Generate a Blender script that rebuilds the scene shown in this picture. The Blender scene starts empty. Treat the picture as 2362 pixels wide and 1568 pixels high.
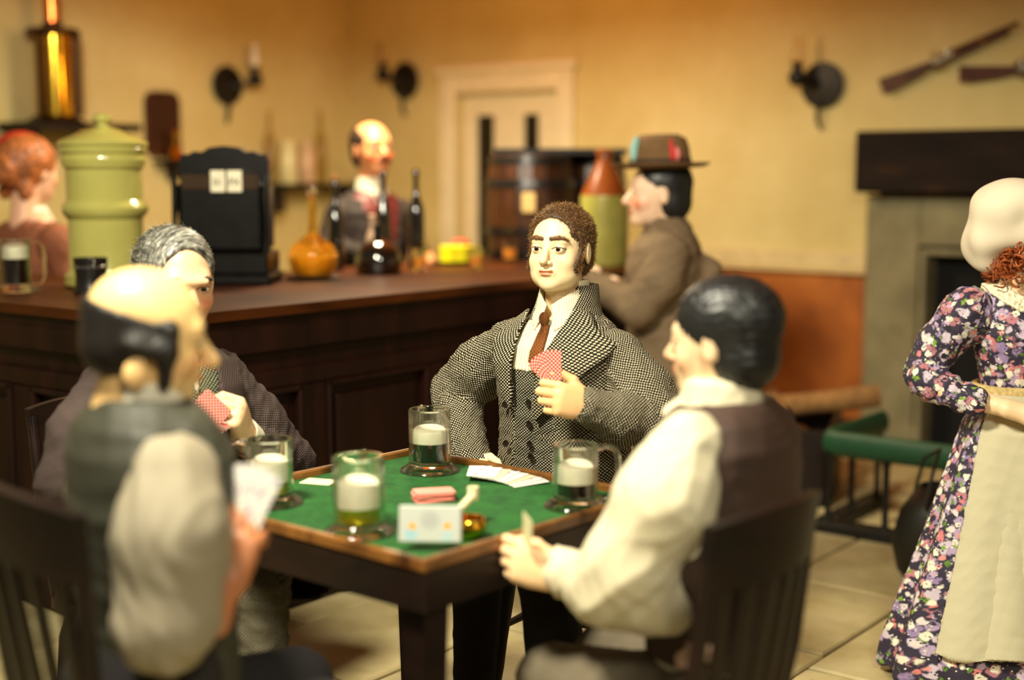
import bpy, math, random
import numpy as np
from mathutils import Vector, Matrix, Euler
random.seed(7); RNG=np.random.RandomState(7)
scn=bpy.context.scene; COL=scn.collection
# ---------------------------------------------------------------- camera
CAMP=(0.0,0.0,1.54)
cd=bpy.data.cameras.new('camera'); cam=bpy.data.objects.new('camera',cd); COL.objects.link(cam); scn.camera=cam
cd.sensor_width=36.0; cd.lens=3180/2362*36.0; cd.clip_start=.05; cd.clip_end=60
cam.location=CAMP; cam.rotation_euler=(math.radians(90-6.885),0,math.radians(37.6-90))
cd.dof.use_dof=True; cd.dof.focus_distance=3.90; cd.dof.aperture_fstop=.84; cd.dof.aperture_blades=0
# ---------------------------------------------------------------- light
w=bpy.data.worlds.new('world'); scn.world=w; w.use_nodes=True
w.node_tree.nodes['Background'].inputs[0].default_value=(1,.85,.60,1); w.node_tree.nodes['Background'].inputs[1].default_value=.12
def area(name,loc,tgt,size,power,col,shape='DISK',spread=180):
    l=bpy.data.lights.new(name,'AREA'); l.energy=power; l.color=col; l.shape=shape; l.size=size; l.spread=math.radians(spread)
    o=bpy.data.objects.new(name,l); COL.objects.link(o); o.location=loc
    o.rotation_euler=(Vector(tgt)-Vector(loc)).to_track_quat('-Z','Y').to_euler(); return o
area('key_lamp',(.95,2.05,3.25),(3.3,2.4,.9),.55,190,(1,.93,.72))
area('front_fill',(.2,-.9,3.3),(4.6,3.0,1.0),.8,95,(1,.93,.72))  # added soft fill from the front right
area('overhead_fill',(4.9,4.6,2.8),(4.9,4.61,0),.6,98,(1,.87,.56),spread=168)  # added fill under the ceiling, no fixture there; brightens walls and bar
area('orange_fill',(5.4,4.5,2.25),(5.9,4.9,3.0),.4,26,(1,.52,.14))  # added uplight that tints the tops of the walls orange
scn.view_settings.view_transform='Standard'; scn.view_settings.look='None'; scn.view_settings.exposure=0.0; scn.view_settings.gamma=1.0
scn.view_settings.use_curve_mapping=False
scn.cycles.use_denoising=True
scn.cycles.max_bounces=10; scn.cycles.transmission_bounces=10; scn.cycles.transparent_max_bounces=8
# ---------------------------------------------------------------- materials
MATS={}
class NT:
    def __init__(s,name):
        s.m=bpy.data.materials.new(name); s.m.use_nodes=True; s.t=s.m.node_tree; s.b=s.t.nodes['Principled BSDF']
    def n(s,ty,**kw):
        nd=s.t.nodes.new(ty)
        for k,v in kw.items():
            if k.startswith('i_'): nd.inputs[k[2:].replace('_',' ')].default_value=v
            else: setattr(nd,k,v)
        return nd
    def l(s,a,b): s.t.links.new(a,b)
    def inp(s,k,v): s.b.inputs[k].default_value=v
    def math(s,op,a,b=None,c=None):
        nd=s.n('ShaderNodeMath',operation=op)
        for i,x in enumerate((a,b,c)):
            if x is None: continue
            if isinstance(x,(int,float)): nd.inputs[i].default_value=x
            else: s.l(x,nd.inputs[i])
        return nd.outputs[0]
    def ramp(s,fac,stops):
        r=s.n('ShaderNodeValToRGB'); e=r.color_ramp.elements
        while len(e)<len(stops): e.new(.5)
        for q,(p,c) in zip(e,stops): q.position=p; q.color=(*c,1)
        s.l(fac,r.inputs[0]); return r.outputs[0]
    def mix(s,f,a,b,mode='MIX'):
        m=s.n('ShaderNodeMix',data_type='RGBA',blend_type=mode)
        for i,x in ((0,f),(6,a),(7,b)):
            if isinstance(x,(int,float)): m.inputs[i].default_value=x
            elif isinstance(x,tuple): m.inputs[i].default_value=(*x,1) if len(x)==3 else x
            else: s.l(x,m.inputs[i])
        return m.outputs[2]
    def noise(s,scale,detail=3,vec=None,rough=.5):
        n=s.n('ShaderNodeTexNoise'); n.inputs['Scale'].default_value=scale; n.inputs['Detail'].default_value=detail; n.inputs['Roughness'].default_value=rough
        if vec is not None: s.l(vec,n.inputs['Vector'])
        return n.outputs[0]
    def coord(s,which='Object',scale=None,rot=None):
        c=s.n('ShaderNodeTexCoord').outputs[which]
        if scale is None and rot is None: return c
        m=s.n('ShaderNodeMapping'); s.l(c,m.inputs[0])
        if scale: m.inputs['Scale'].default_value=scale
        if rot: m.inputs['Rotation'].default_value=rot
        return m.outputs[0]
    def bump(s,h,strength=.3,dist=.002):
        b=s.n('ShaderNodeBump'); b.inputs['Strength'].default_value=strength; b.inputs['Distance'].default_value=dist
        s.l(h,b.inputs['Height']); s.l(b.outputs[0],s.b.inputs['Normal'])
def lin(c):   # sRGB 0-255 -> linear
    return tuple((x/255/12.92 if x/255<=.04045 else ((x/255+.055)/1.055)**2.4) for x in c)
def plain(name,col,rough=.5,metal=0,var=.12,scale=12,bump=0,spec=.5,sub=0,coat=0):
    if name in MATS: return MATS[name]
    t=NT(name); c=lin(col)
    f=t.noise(scale,4,t.coord())
    o=t.ramp(f,[(.3,tuple(x*(1-var) for x in c)),(.7,tuple(min(1,x*(1+var)) for x in c))]); t.l(o,t.b.inputs['Base Color'])
    t.inp('Roughness',rough); t.inp('Metallic',metal); t.inp('Specular IOR Level',spec)
    if sub: t.inp('Subsurface Weight',sub); t.inp('Subsurface Scale',.01); t.inp('Subsurface Radius',(1,.4,.2))
    if coat: t.inp('Coat Weight',coat); t.inp('Coat Roughness',.1)
    if bump: t.bump(t.noise(scale*8,3,t.coord()),bump,.003)
    MATS[name]=t.m; return t.m
def wood(name,c1,c2,scale=(3,30,30),rough=.35,bump=.15,coat=.2,spec=.3):
    if name in MATS: return MATS[name]
    t=NT(name); v=t.coord('Object',scale)
    n=t.n('ShaderNodeTexNoise'); n.inputs['Scale'].default_value=1.0; n.inputs['Detail'].default_value=6; n.inputs['Distortion'].default_value=.6; t.l(v,n.inputs['Vector'])
    t.l(t.ramp(n.outputs[0],[(.3,lin(c1)),(.68,lin(c2))]),t.b.inputs['Base Color']); t.inp('Roughness',rough); t.inp('Coat Weight',coat); t.inp('Coat Roughness',.25); t.inp('Specular IOR Level',spec)
    t.bump(n.outputs[0],bump,.004); MATS[name]=t.m; return t.m
def skin():
    if 'skin' in MATS: return MATS['skin']
    t=NT('painted_skin'); a=t.n('ShaderNodeAttribute',attribute_name='tint')
    t.l(a.outputs['Color'],t.b.inputs['Base Color']); t.inp('Roughness',.42); t.inp('Subsurface Weight',.12); t.inp('Subsurface Scale',.008); t.inp('Subsurface Radius',(1,.45,.25))
    MATS['skin']=t.m; return t.m
def tint(name,rough=.6,bump=.0):
    if name in MATS: return MATS[name]
    t=NT(name); a=t.n('ShaderNodeAttribute',attribute_name='tint')
    t.l(a.outputs['Color'],t.b.inputs['Base Color']); t.inp('Roughness',rough)
    if bump: t.bump(t.noise(90,3,t.coord()),bump,.002)
    MATS[name]=t.m; return t.m
def weave(name,dark,light,pu=.0125,pv=.011,thr=.12,warp=.0012,rough=.85,bump=.6):
    """spotted woven cloth: staggered light flecks over a dark ground, on UVs measured in metres"""
    if name in MATS: return MATS[name]
    t=NT(name); uv=t.n('ShaderNodeTexCoord').outputs['UV']
    nz=t.n('ShaderNodeTexNoise'); nz.inputs['Scale'].default_value=45; nz.inputs['Detail'].default_value=1; t.l(uv,nz.inputs['Vector'])
    sub=t.n('ShaderNodeVectorMath',operation='SUBTRACT'); t.l(nz.outputs['Color'],sub.inputs[0]); sub.inputs[1].default_value=(.5,.5,.5)
    sc=t.n('ShaderNodeVectorMath',operation='SCALE'); t.l(sub.outputs[0],sc.inputs[0]); sc.inputs['Scale'].default_value=warp*4
    ad=t.n('ShaderNodeVectorMath',operation='ADD'); t.l(uv,ad.inputs[0]); t.l(sc.outputs[0],ad.inputs[1])
    sp=t.n('ShaderNodeSeparateXYZ'); t.l(ad.outputs[0],sp.inputs[0])
    cu=t.math('COSINE',t.math('MULTIPLY',sp.outputs[0],2*math.pi/pu)); cv=t.math('COSINE',t.math('MULTIPLY',sp.outputs[1],2*math.pi/pv))
    p=t.math('MULTIPLY',cu,cv)
    n2=t.noise(300,1,uv); p2=t.math('ADD',p,t.math('MULTIPLY',t.math('SUBTRACT',n2,.5),.5))
    f=t.n('ShaderNodeMapRange'); f.inputs[1].default_value=thr-.1; f.inputs[2].default_value=thr+.22; t.l(p2,f.inputs[0])
    t.l(t.mix(f.outputs[0],lin(dark),lin(light)),t.b.inputs['Base Color']); t.inp('Roughness',rough); t.inp('Specular IOR Level',.2)
    t.bump(p,bump,.0025); MATS[name]=t.m; return t.m
def knit(name,col,p=.006,rough=.85,bump=.5,var=.25):
    """plain cloth with a fine rib"""
    if name in MATS: return MATS[name]
    t=NT(name); uv=t.n('ShaderNodeTexCoord').outputs['UV']; sp=t.n('ShaderNodeSeparateXYZ'); t.l(uv,sp.inputs[0])
    a=t.math('MULTIPLY',t.math('SINE',t.math('MULTIPLY',sp.outputs[0],2*math.pi/p)),t.math('SINE',t.math('MULTIPLY',sp.outputs[1],2*math.pi/p)))
    f=t.math('ADD',t.math('MULTIPLY',a,.5),.5); c=lin(col)
    nn=t.noise(9,3,t.coord()); f2=t.math('MULTIPLY',t.math('ADD',f,nn),.5)
    t.l(t.ramp(f2,[(.2,tuple(x*(1-var) for x in c)),(.8,tuple(min(1,x*(1+var)) for x in c))]),t.b.inputs['Base Color'])
    t.inp('Roughness',rough); t.inp('Specular IOR Level',.2); t.bump(a,bump,.0015); MATS[name]=t.m; return t.m
def glass(name,col=(1,1,1),rough=.02,ior=1.45,clear=.5):
    if name in MATS: return MATS[name]
    t=NT(name); t.inp('Base Color',(*col,1)); t.inp('Roughness',rough); t.inp('Transmission Weight',1.0); t.inp('IOR',ior)
    tr=t.n('ShaderNodeBsdfTransparent'); tr.inputs[0].default_value=(*[x**.5 for x in col],1); mx=t.n('ShaderNodeMixShader'); mx.inputs[0].default_value=clear
    t.l(t.b.outputs[0],mx.inputs[1]); t.l(tr.outputs[0],mx.inputs[2]); t.l(mx.outputs[0],t.t.nodes['Material Output'].inputs['Surface']); MATS[name]=t.m; return t.m
# ---------------------------------------------------------------- object helpers
def fin(o,label=None,cat=None,group=None,kind=None):
    if label: o['label']=label
    if cat: o['category']=cat
    if group: o['group']=group
    if kind: o['kind']=kind
    return o
def thing(name,label,cat,loc=(0,0,0),rz=0,group=None):
    o=bpy.data.objects.new(name,None); o.empty_display_size=.1; COL.objects.link(o); o.location=loc; o.rotation_euler=(0,0,rz)
    return fin(o,label,cat,group)
def link(name,me,mat,parent=None):
    o=bpy.data.objects.new(name,me); COL.objects.link(o)
    if parent is not None: o.parent=parent
    if mat is not None and len(me.materials)==0: me.materials.append(mat)
    return o
class MB:
    """collects simple solids into one mesh"""
    def __init__(s): s.v=[]; s.f=[]
    def add(s,vs,fs):
        k=len(s.v); s.v+= [tuple(v) for v in vs]; s.f+=[tuple(i+k for i in f) for f in fs]; return s
    def box(s,lo,hi,b=0.0,M=None):
        lo=Vector(lo);hi=Vector(hi)
        if b<=0:
            vs=[(x,y,z) for x in(lo.x,hi.x) for y in(lo.y,hi.y) for z in(lo.z,hi.z)]
            fs=[(0,1,3,2),(4,6,7,5),(0,4,5,1),(2,3,7,6),(0,2,6,4),(1,5,7,3)]
        else:
            c=(lo+hi)/2; h=(hi-lo)/2; b=min(b,h.x*.9,h.y*.9,h.z*.9); vs=[];ix={}
            for sx in(-1,1):
                for sy in(-1,1):
                    for sz in(-1,1):
                        for a in range(3):
                            p=[sx*(h.x-b),sy*(h.y-b),sz*(h.z-b)]; p[a]=(sx*h.x,sy*h.y,sz*h.z)[a]
                            ix[(sx,sy,sz,a)]=len(vs); vs.append((c.x+p[0],c.y+p[1],c.z+p[2]))
            fs=[]
            def q(l,nrm):
                pts=[Vector(vs[i]) for i in l]; n=(pts[1]-pts[0]).cross(pts[2]-pts[0])
                fs.append(tuple(l) if n.dot(Vector(nrm))>0 else tuple(reversed(l)))
            for a in range(3):
                o1,o2=[i for i in range(3) if i!=a]
                for sg in(-1,1):
                    l=[]
                    for s1,s2 in((-1,-1),(1,-1),(1,1),(-1,1)):
                        k=[0,0,0];k[a]=sg;k[o1]=s1;k[o2]=s2; l.append(ix[(*k,a)])
                    n=[0,0,0];n[a]=sg;q(l,n)
            for a in range(3):
                o1,o2=[i for i in range(3) if i!=a]
                for s1 in(-1,1):
                    for s2 in(-1,1):
                        l=[]
                        for sa,ax in((-1,o1),(-1,o2),(1,o2),(1,o1)):
                            k=[0,0,0];k[a]=sa;k[o1]=s1;k[o2]=s2;l.append(ix[(*k,ax)])
                        n=[0,0,0];n[o1]=s1;n[o2]=s2;q(l,n)
            for sx in(-1,1):
                for sy in(-1,1):
                    for sz in(-1,1): q([ix[(sx,sy,sz,a)] for a in range(3)],(sx,sy,sz))
        if M is not None: vs=[M@Vector(v) for v in vs]
        return s.add(vs,fs)
    def lathe(s,prof,seg=32,c=(0,0,0),M=None,close=False):
        """prof: list of (r,z)"""
        vs=[];fs=[];n=len(prof)
        for r,z in prof:
            for i in range(seg):
                a=2*math.pi*i/seg; vs.append((c[0]+r*math.cos(a),c[1]+r*math.sin(a),c[2]+z))
        for j in range(n-1 if not close else n):
            for i in range(seg):
                i2=(i+1)%seg; j2=(j+1)%n; fs.append((j*seg+i,j*seg+i2,j2*seg+i2,j2*seg+i))
        if not close:
            if prof[0][0]>1e-5: fs.append(tuple(reversed(range(seg))))
            if prof[-1][0]>1e-5: fs.append(tuple((n-1)*seg+i for i in range(seg)))
        if M is not None: vs=[M@Vector(v) for v in vs]
        return s.add(vs,fs)
    def tube(s,pts,rad,seg=10,cap=True,flat=1.0,up=None):
        pts=[Vector(p) for p in pts]; n=len(pts); rad=rad if isinstance(rad,(list,tuple)) else [rad]*n
        vs=[];fs=[];prev=None
        for i,p in enumerate(pts):
            t=(pts[min(i+1,n-1)]-pts[max(i-1,0)]).normalized()
            if prev is None:
                u=Vector(up) if up else (Vector((0,0,1)) if abs(t.z)<.9 else Vector((1,0,0)))
            else: u=prev
            u=(u-t*u.dot(t)).normalized(); prev=u; w_=t.cross(u)
            for k in range(seg):
                a=2*math.pi*k/seg; vs.append(p+u*math.cos(a)*rad[i]+w_*math.sin(a)*rad[i]*flat)
        for j in range(n-1):
            for i in range(seg):
                i2=(i+1)%seg; fs.append((j*seg+i,j*seg+i2,(j+1)*seg+i2,(j+1)*seg+i))
        if cap: fs.append(tuple(reversed(range(seg)))); fs.append(tuple((n-1)*seg+i for i in range(seg)))
        return s.add(vs,fs)
    def prism(s,poly,z0,z1,M=None):
        n=len(poly); vs=[(x,y,z0) for x,y in poly]+[(x,y,z1) for x,y in poly]
        fs=[tuple(reversed(range(n))),tuple(range(n,2*n))]+[(i,(i+1)%n,n+(i+1)%n,n+i) for i in range(n)]
        if M is not None: vs=[M@Vector(v) for v in vs]
        return s.add(vs,fs)
    def sphere(s,c,r,seg=20,rings=12,M=None):
        prof=[(max(1e-6,math.sin(math.pi*j/rings))*1.0,-math.cos(math.pi*j/rings)) for j in range(rings+1)]
        r=r if isinstance(r,(tuple,list)) else (r,r,r)
        Mx=Matrix.Translation(c)@(M if M is not None else Matrix())@Matrix.Diagonal((*r,1)); return s.lathe(prof,seg,M=Mx)
    def mesh(s,name,smooth=True):
        me=bpy.data.meshes.new(name); me.from_pydata([tuple(v) for v in s.v],[],s.f)
        if smooth:
            me.polygons.foreach_set('use_smooth',[True]*len(me.polygons))
        me.update(); return me
    def build(s,name,mat,parent=None,smooth=True,auto=35):
        me=s.mesh(name,smooth)
        if smooth and auto:
            try: me.set_sharp_from_angle(angle=math.radians(auto))
            except Exception: pass
        return link(name,me,mat,parent)
def RX(a): return Matrix.Rotation(math.radians(a),4,'X')
def RY(a): return Matrix.Rotation(math.radians(a),4,'Y')
def RZ(a): return Matrix.Rotation(math.radians(a),4,'Z')
def T(*a): return Matrix.Translation(a)
# ---------------------------------------------------------------- distance-field modelling (numpy)
def nrm(v): v=np.asarray(v,float); return v/max(1e-9,np.linalg.norm(v))
def cap(a,b,ra,rb=None,op='u',k=.01,sq=None): return dict(t='c',a=np.array(a,float),b=np.array(b,float),ra=ra,rb=ra if rb is None else rb,op=op,k=k,sq=sq)
def ell(c,r,R=None,op='u',k=.01): return dict(t='e',c=np.array(c,float),r=np.array(r,float),R=np.eye(3) if R is None else np.array(R,float),op=op,k=k)
def rbx(c,h,rd,R=None,op='u',k=.005): return dict(t='b',c=np.array(c,float),h=np.array(h,float),rd=rd,R=np.eye(3) if R is None else np.array(R,float),op=op,k=k)
def loft(rows,op='u',k=.02,n=2.0): return dict(t='l',rows=np.array(rows,float),op=op,k=k,n=n)   # rows (z,cx,cy,a,b)
def fn(f,lo,hi,op='u',k=.005): return dict(t='f',f=f,lo=np.array(lo,float),hi=np.array(hi,float),op=op,k=k)
def bbox(p):
    t=p['t']
    if t=='c': m=max(p['ra'],p['rb']); return np.minimum(p['a'],p['b'])-m,np.maximum(p['a'],p['b'])+m
    if t=='e': e=np.sqrt(((p['R']*p['r'][None,:])**2).sum(1)); return p['c']-e,p['c']+e
    if t=='b': e=np.abs(p['R'])@(p['h']+p['rd']); return p['c']-e,p['c']+e
    if t=='l':
        r=p['rows']; return np.array([(r[:,1]-r[:,3]).min(),(r[:,2]-r[:,4]).min(),r[:,0].min()]),np.array([(r[:,1]+r[:,3]).max(),(r[:,2]+r[:,4]).max(),r[:,0].max()])
    return p['lo'],p['hi']
def pev(p,X,Y,Z):
    t=p['t']
    if t=='c':
        a,b=p['a'],p['b']; d=b-a; L=max(1e-9,d@d); px,py,pz=X-a[0],Y-a[1],Z-a[2]
        tt=np.clip((px*d[0]+py*d[1]+pz*d[2])/L,0,1); qx,qy,qz=px-tt*d[0],py-tt*d[1],pz-tt*d[2]
        if p['sq'] is not None:
            n,f=p['sq']; n=nrm(n); dn=(qx*n[0]+qy*n[1]+qz*n[2])*(1/f-1); qx,qy,qz=qx+dn*n[0],qy+dn*n[1],qz+dn*n[2]
        return np.sqrt(qx*qx+qy*qy+qz*qz)-(p['ra']+tt*(p['rb']-p['ra']))
    if t=='e':
        R=p['R'];r=p['r']; x,y,z=X-p['c'][0],Y-p['c'][1],Z-p['c'][2]
        u=(x*R[0,0]+y*R[1,0]+z*R[2,0]);v=(x*R[0,1]+y*R[1,1]+z*R[2,1]);w_=(x*R[0,2]+y*R[1,2]+z*R[2,2])
        k0=np.sqrt((u/r[0])**2+(v/r[1])**2+(w_/r[2])**2); k1=np.sqrt((u/r[0]**2)**2+(v/r[1]**2)**2+(w_/r[2]**2)**2)
        return k0*(k0-1)/np.maximum(k1,1e-6)
    if t=='b':
        R=p['R']; x,y,z=X-p['c'][0],Y-p['c'][1],Z-p['c'][2]; h=p['h']
        u=np.abs(x*R[0,0]+y*R[1,0]+z*R[2,0])-h[0];v=np.abs(x*R[0,1]+y*R[1,1]+z*R[2,1])-h[1];w_=np.abs(x*R[0,2]+y*R[1,2]+z*R[2,2])-h[2]
        return np.sqrt(np.maximum(u,0)**2+np.maximum(v,0)**2+np.maximum(w_,0)**2)+np.minimum(np.maximum(np.maximum(u,v),w_),0)-p['rd']
    if t=='l':
        r=p['rows']; o=np.argsort(r[:,0]); r=r[o]; f=lambda j:np.interp(Z,r[:,0],r[:,j])
        cx,cy,a,b=f(1),f(2),f(3),f(4); e=p['n']
        q=(np.abs((X-cx)/a)**e+np.abs((Y-cy)/b)**e)**(1/e)
        d=(q-1)*np.minimum(a,b)*.9
        return np.maximum(np.maximum(d,Z-r[-1,0]),r[0,0]-Z)
    return p['f'](X,Y,Z)
def smin(a,b,k):
    h=np.maximum(k-np.abs(a-b),0)/k; return np.minimum(a,b)-h*h*k*.25
def feval(prims,X,Y,Z):
    """full evaluation without windows"""
    D=None
    for p in prims:
        d=pev(p,X,Y,Z); 
        if D is None: D=d+0*X+0*Y+0*Z; continue
        if p['op']=='u': D=smin(D,d,p['k'])
        elif p['op']=='s': D=-smin(-D,d,p['k'])
        else: D=-smin(-D,-d,p['k'])
    return D
def field(prims,h,pad=.03):
    los,his=zip(*[bbox(p) for p in prims if p['op']=='u']); lo=np.min(los,0)-pad;hi=np.max(his,0)+pad
    n=np.ceil((hi-lo)/h).astype(int)+1; F=np.full(tuple(n),.1,np.float32)
    ax=[(lo[i]+h*np.arange(n[i])).astype(np.float32) for i in range(3)]
    for p in prims:
        a,b=bbox(p); m=p['k']+3*h
        if p['op']=='i': i0=[0]*3;i1=list(n)
        else:
            i0=[max(0,int((a[i]-m-lo[i])/h)) for i in range(3)]; i1=[min(n[i],int((b[i]+m-lo[i])/h)+2) for i in range(3)]
        if any(i1[i]<=i0[i] for i in range(3)): continue
        sl=tuple(slice(i0[i],i1[i]) for i in range(3))
        X=ax[0][sl[0]][:,None,None];Y=ax[1][sl[1]][None,:,None];Z=ax[2][sl[2]][None,None,:]
        d=pev(p,X,Y,Z).astype(np.float32)+0*X+0*Y+0*Z
        if p['op']=='u': F[sl]=smin(F[sl],d,p['k'])
        elif p['op']=='s': F[sl]=-smin(-F[sl],d,p['k'])
        else: F[sl]=-smin(-F[sl],-d,p['k'])
    F[0]=F[-1]=.1;F[:,0]=F[:,-1]=.1;F[:,:,0]=F[:,:,-1]=.1
    return F,lo,h
def nets(F,lo,h):
    s=F<0; c=s[:-1,:-1,:-1].astype(np.int8)
    cn=[(i,j,k) for i in(0,1) for j in(0,1) for k in(0,1)]; n=[d-1 for d in F.shape]
    cnt=sum(s[i:n[0]+i,j:n[1]+j,k:n[2]+k].astype(np.int8) for i,j,k in cn)
    I,J_,K=np.nonzero((cnt>0)&(cnt<8)); vid=np.full(c.shape,-1,np.int64); vid[I,J_,K]=np.arange(len(I))
    val={q:F[I+q[0],J_+q[1],K+q[2]] for q in cn}; P=np.zeros((len(I),3));N=np.zeros(len(I))
    for a in cn:
        for ax in range(3):
            if a[ax]==1: continue
            b=list(a);b[ax]=1;b=tuple(b); fa,fb=val[a],val[b]; m=(fa<0)!=(fb<0); t=np.where(m,fa/np.where(m,fa-fb,1),0)
            for i in range(3): P[:,i]+=np.where(m,a[i]+(t if i==ax else 0),0)
            N+=m
    P/=N[:,None]; V=lo+h*(P+np.stack([I,J_,K],1)); Q=[]
    for ax in range(3):
        sl0=[slice(1,-1)]*3;sl1=[slice(1,-1)]*3; sl0[ax]=slice(0,-1);sl1[ax]=slice(1,None)
        A=s[tuple(sl0)];B=s[tuple(sl1)]; e=np.stack(np.nonzero(A!=B),1)
        if len(e)==0: continue
        base=e.copy(); o=[i for i in range(3) if i!=ax]; base[:,o[0]]+=1; base[:,o[1]]+=1
        inside=A[tuple(e.T)]
        def cell(d1,d2):
            q=base.copy();q[:,o[0]]-=d1;q[:,o[1]]-=d2; return vid[q[:,0],q[:,1],q[:,2]]
        quad=np.stack([cell(1,1),cell(0,1),cell(0,0),cell(1,0)],1)
        flip=inside if ax!=1 else ~inside
        quad[~flip]=quad[~flip][:,::-1]; Q.append(quad)
    Q=np.concatenate(Q); Q=Q[(Q>=0).all(1)]; return V,Q
def npmesh(name,V,Q,smooth=True):
    me=bpy.data.meshes.new(name); me.vertices.add(len(V)); me.vertices.foreach_set('co',np.ascontiguousarray(V,np.float32).ravel())
    k=Q.shape[1]; me.loops.add(len(Q)*k); me.loops.foreach_set('vertex_index',np.ascontiguousarray(Q,np.int32).ravel())
    me.polygons.add(len(Q)); me.polygons.foreach_set('loop_start',np.arange(0,len(Q)*k,k,dtype=np.int32)); 
    me.update(calc_edges=True); me.polygons.foreach_set('use_smooth',np.full(len(Q),smooth)); return me
def vnormals(V,Q):
    a=V[Q[:,2]]-V[Q[:,0]];b=V[Q[:,3]]-V[Q[:,1]]; n=np.cross(a,b); N=np.zeros_like(V)
    for i in range(4): 
        for j in range(3): N[:,j]+=np.bincount(Q[:,i],n[:,j],len(V))
    return N/np.maximum(1e-12,np.linalg.norm(N,axis=1))[:,None]
def relax(V,Q,it=1,f=.5):
    for _ in range(it):
        S=np.zeros_like(V);C_=np.zeros(len(V))
        for i in range(4):
            a=Q[:,i];b=Q[:,(i+1)%4]
            for j in range(3): S[:,j]+=np.bincount(a,V[b,j],len(V))+np.bincount(b,V[a,j],len(V))
            C_+=np.bincount(a,minlength=len(V))+np.bincount(b,minlength=len(V))
        V=V*(1-f)+f*S/np.maximum(C_,1)[:,None]
    return V
def waves(V,amp,L,seed,n=5,dirn=None,ridge=True):
    """soft folds: a few crossing waves; dirn limits them to run across a direction"""
    r=np.random.RandomState(seed); o=np.zeros(len(V))
    for i in range(n):
        d=nrm(r.normal(size=3)) if dirn is None else nrm(np.array(dirn)+.45*r.normal(size=3)); ph=r.rand()*6.28; l=L*(.6+.9*r.rand())
        q=V@d*2*math.pi/l+ph+1.3*np.sin(V@nrm(r.normal(size=3))*2*math.pi/(l*2.2)+r.rand()*6)
        w_=np.sin(q); o+=(1-2*np.abs(w_)**.7 if ridge else w_)
    return amp*o/n
def boneuv(me,V,Q,bones):
    A=np.array([b[0] for b in bones],float);B=np.array([b[1] for b in bones],float);R=np.array([b[2] for b in bones],float)
    C_=V[Q].mean(1); best=None
    for i in range(len(bones)):
        d=B[i]-A[i];t=np.clip(((C_-A[i])@d)/(d@d),0,1); q=np.linalg.norm(C_-A[i]-t[:,None]*d,axis=1)/R[i]
        if best is None: best=q.copy();bi=np.zeros(len(C_),int)
        else: m=q<best; best[m]=q[m]; bi[m]=i
    UV=np.zeros((len(Q),4,2))
    for i in range(len(bones)):
        m=bi==i
        if not m.any(): continue
        d=nrm(B[i]-A[i]); ref=np.array([0,-1,0.]) if abs(d[1])<.9 else np.array([0,0,-1.]); u=nrm(ref-d*(ref@d)); v=np.cross(d,u)
        def ang(P): q=P-A[i]; return np.arctan2(q@v,q@u)
        ac=ang(C_[m])
        for k in range(4):
            P=V[Q[m,k]]; a=ang(P); a=ac+(a-ac+math.pi)%(2*math.pi)-math.pi
            UV[m,k,0]=a*R[i]; UV[m,k,1]=(P-A[i])@d
    l=me.uv_layers.new(name='UVMap'); l.data.foreach_set('uv',UV.reshape(-1).astype(np.float32))
def sdf(name,prims,h,mat,parent,bones=None,fold=None,color=None,rlx=1,keep=None,post=None):
    F,lo,hh=field(prims,h); V,Q=nets(F,lo,hh); V=relax(V,Q,rlx,.5)
    if keep is not None:
        m=keep(V[Q].mean(1)); Q=Q[m]; u,inv=np.unique(Q,return_inverse=True); V=V[u];Q=inv.reshape(Q.shape)
    if fold is not None: V=V+vnormals(V,Q)*fold(V)[:,None]
    if post is not None: V=post(V)
    me=npmesh(name,V,Q)
    if bones is not None: boneuv(me,V,Q,bones)
    if color is not None:
        c=color(V); a=me.color_attributes.new('tint','FLOAT_COLOR','POINT'); a.data.foreach_set('color',np.c_[c,np.ones(len(V))].astype(np.float32).ravel())
    return link(name,me,mat,parent)
def join_np(name,parts,mat,parent):
    """several (V,Q,color) sets as one mesh"""
    Vs=[];Qs=[];Cs=[];k=0
    for V,Q,c in parts: Vs.append(V);Qs.append(Q+k);Cs.append(c);k+=len(V)
    V=np.concatenate(Vs);Q=np.concatenate(Qs);c=np.concatenate(Cs); me=npmesh(name,V,Q)
    a=me.color_attributes.new('tint','FLOAT_COLOR','POINT'); a.data.foreach_set('color',np.c_[c,np.ones(len(V))].astype(np.float32).ravel())
    return link(name,me,mat,parent)
def polyd(poly,X,Z):
    """signed distance to a closed polygon in the plane"""
    P=np.array(poly,float); d=None; s=None
    for i in range(len(P)):
        a=P[i];b=P[i-1]; ex,ez=b[0]-a[0],b[1]-a[1]; wx,wz=X-a[0],Z-a[1]
        t=np.clip((wx*ex+wz*ez)/(ex*ex+ez*ez),0,1); bx,bz=wx-ex*t,wz-ez*t; q=bx*bx+bz*bz
        d=q if d is None else np.minimum(d,q)
        c1=Z>=a[1];c2=Z<b[1];c3=ex*wz>ez*wx; flip=(c1&c2&c3)|(~c1&~c2&~c3); sg=np.where(flip,-1.0,1.0); s=sg if s is None else s*sg
    return s*np.sqrt(d)
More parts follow.
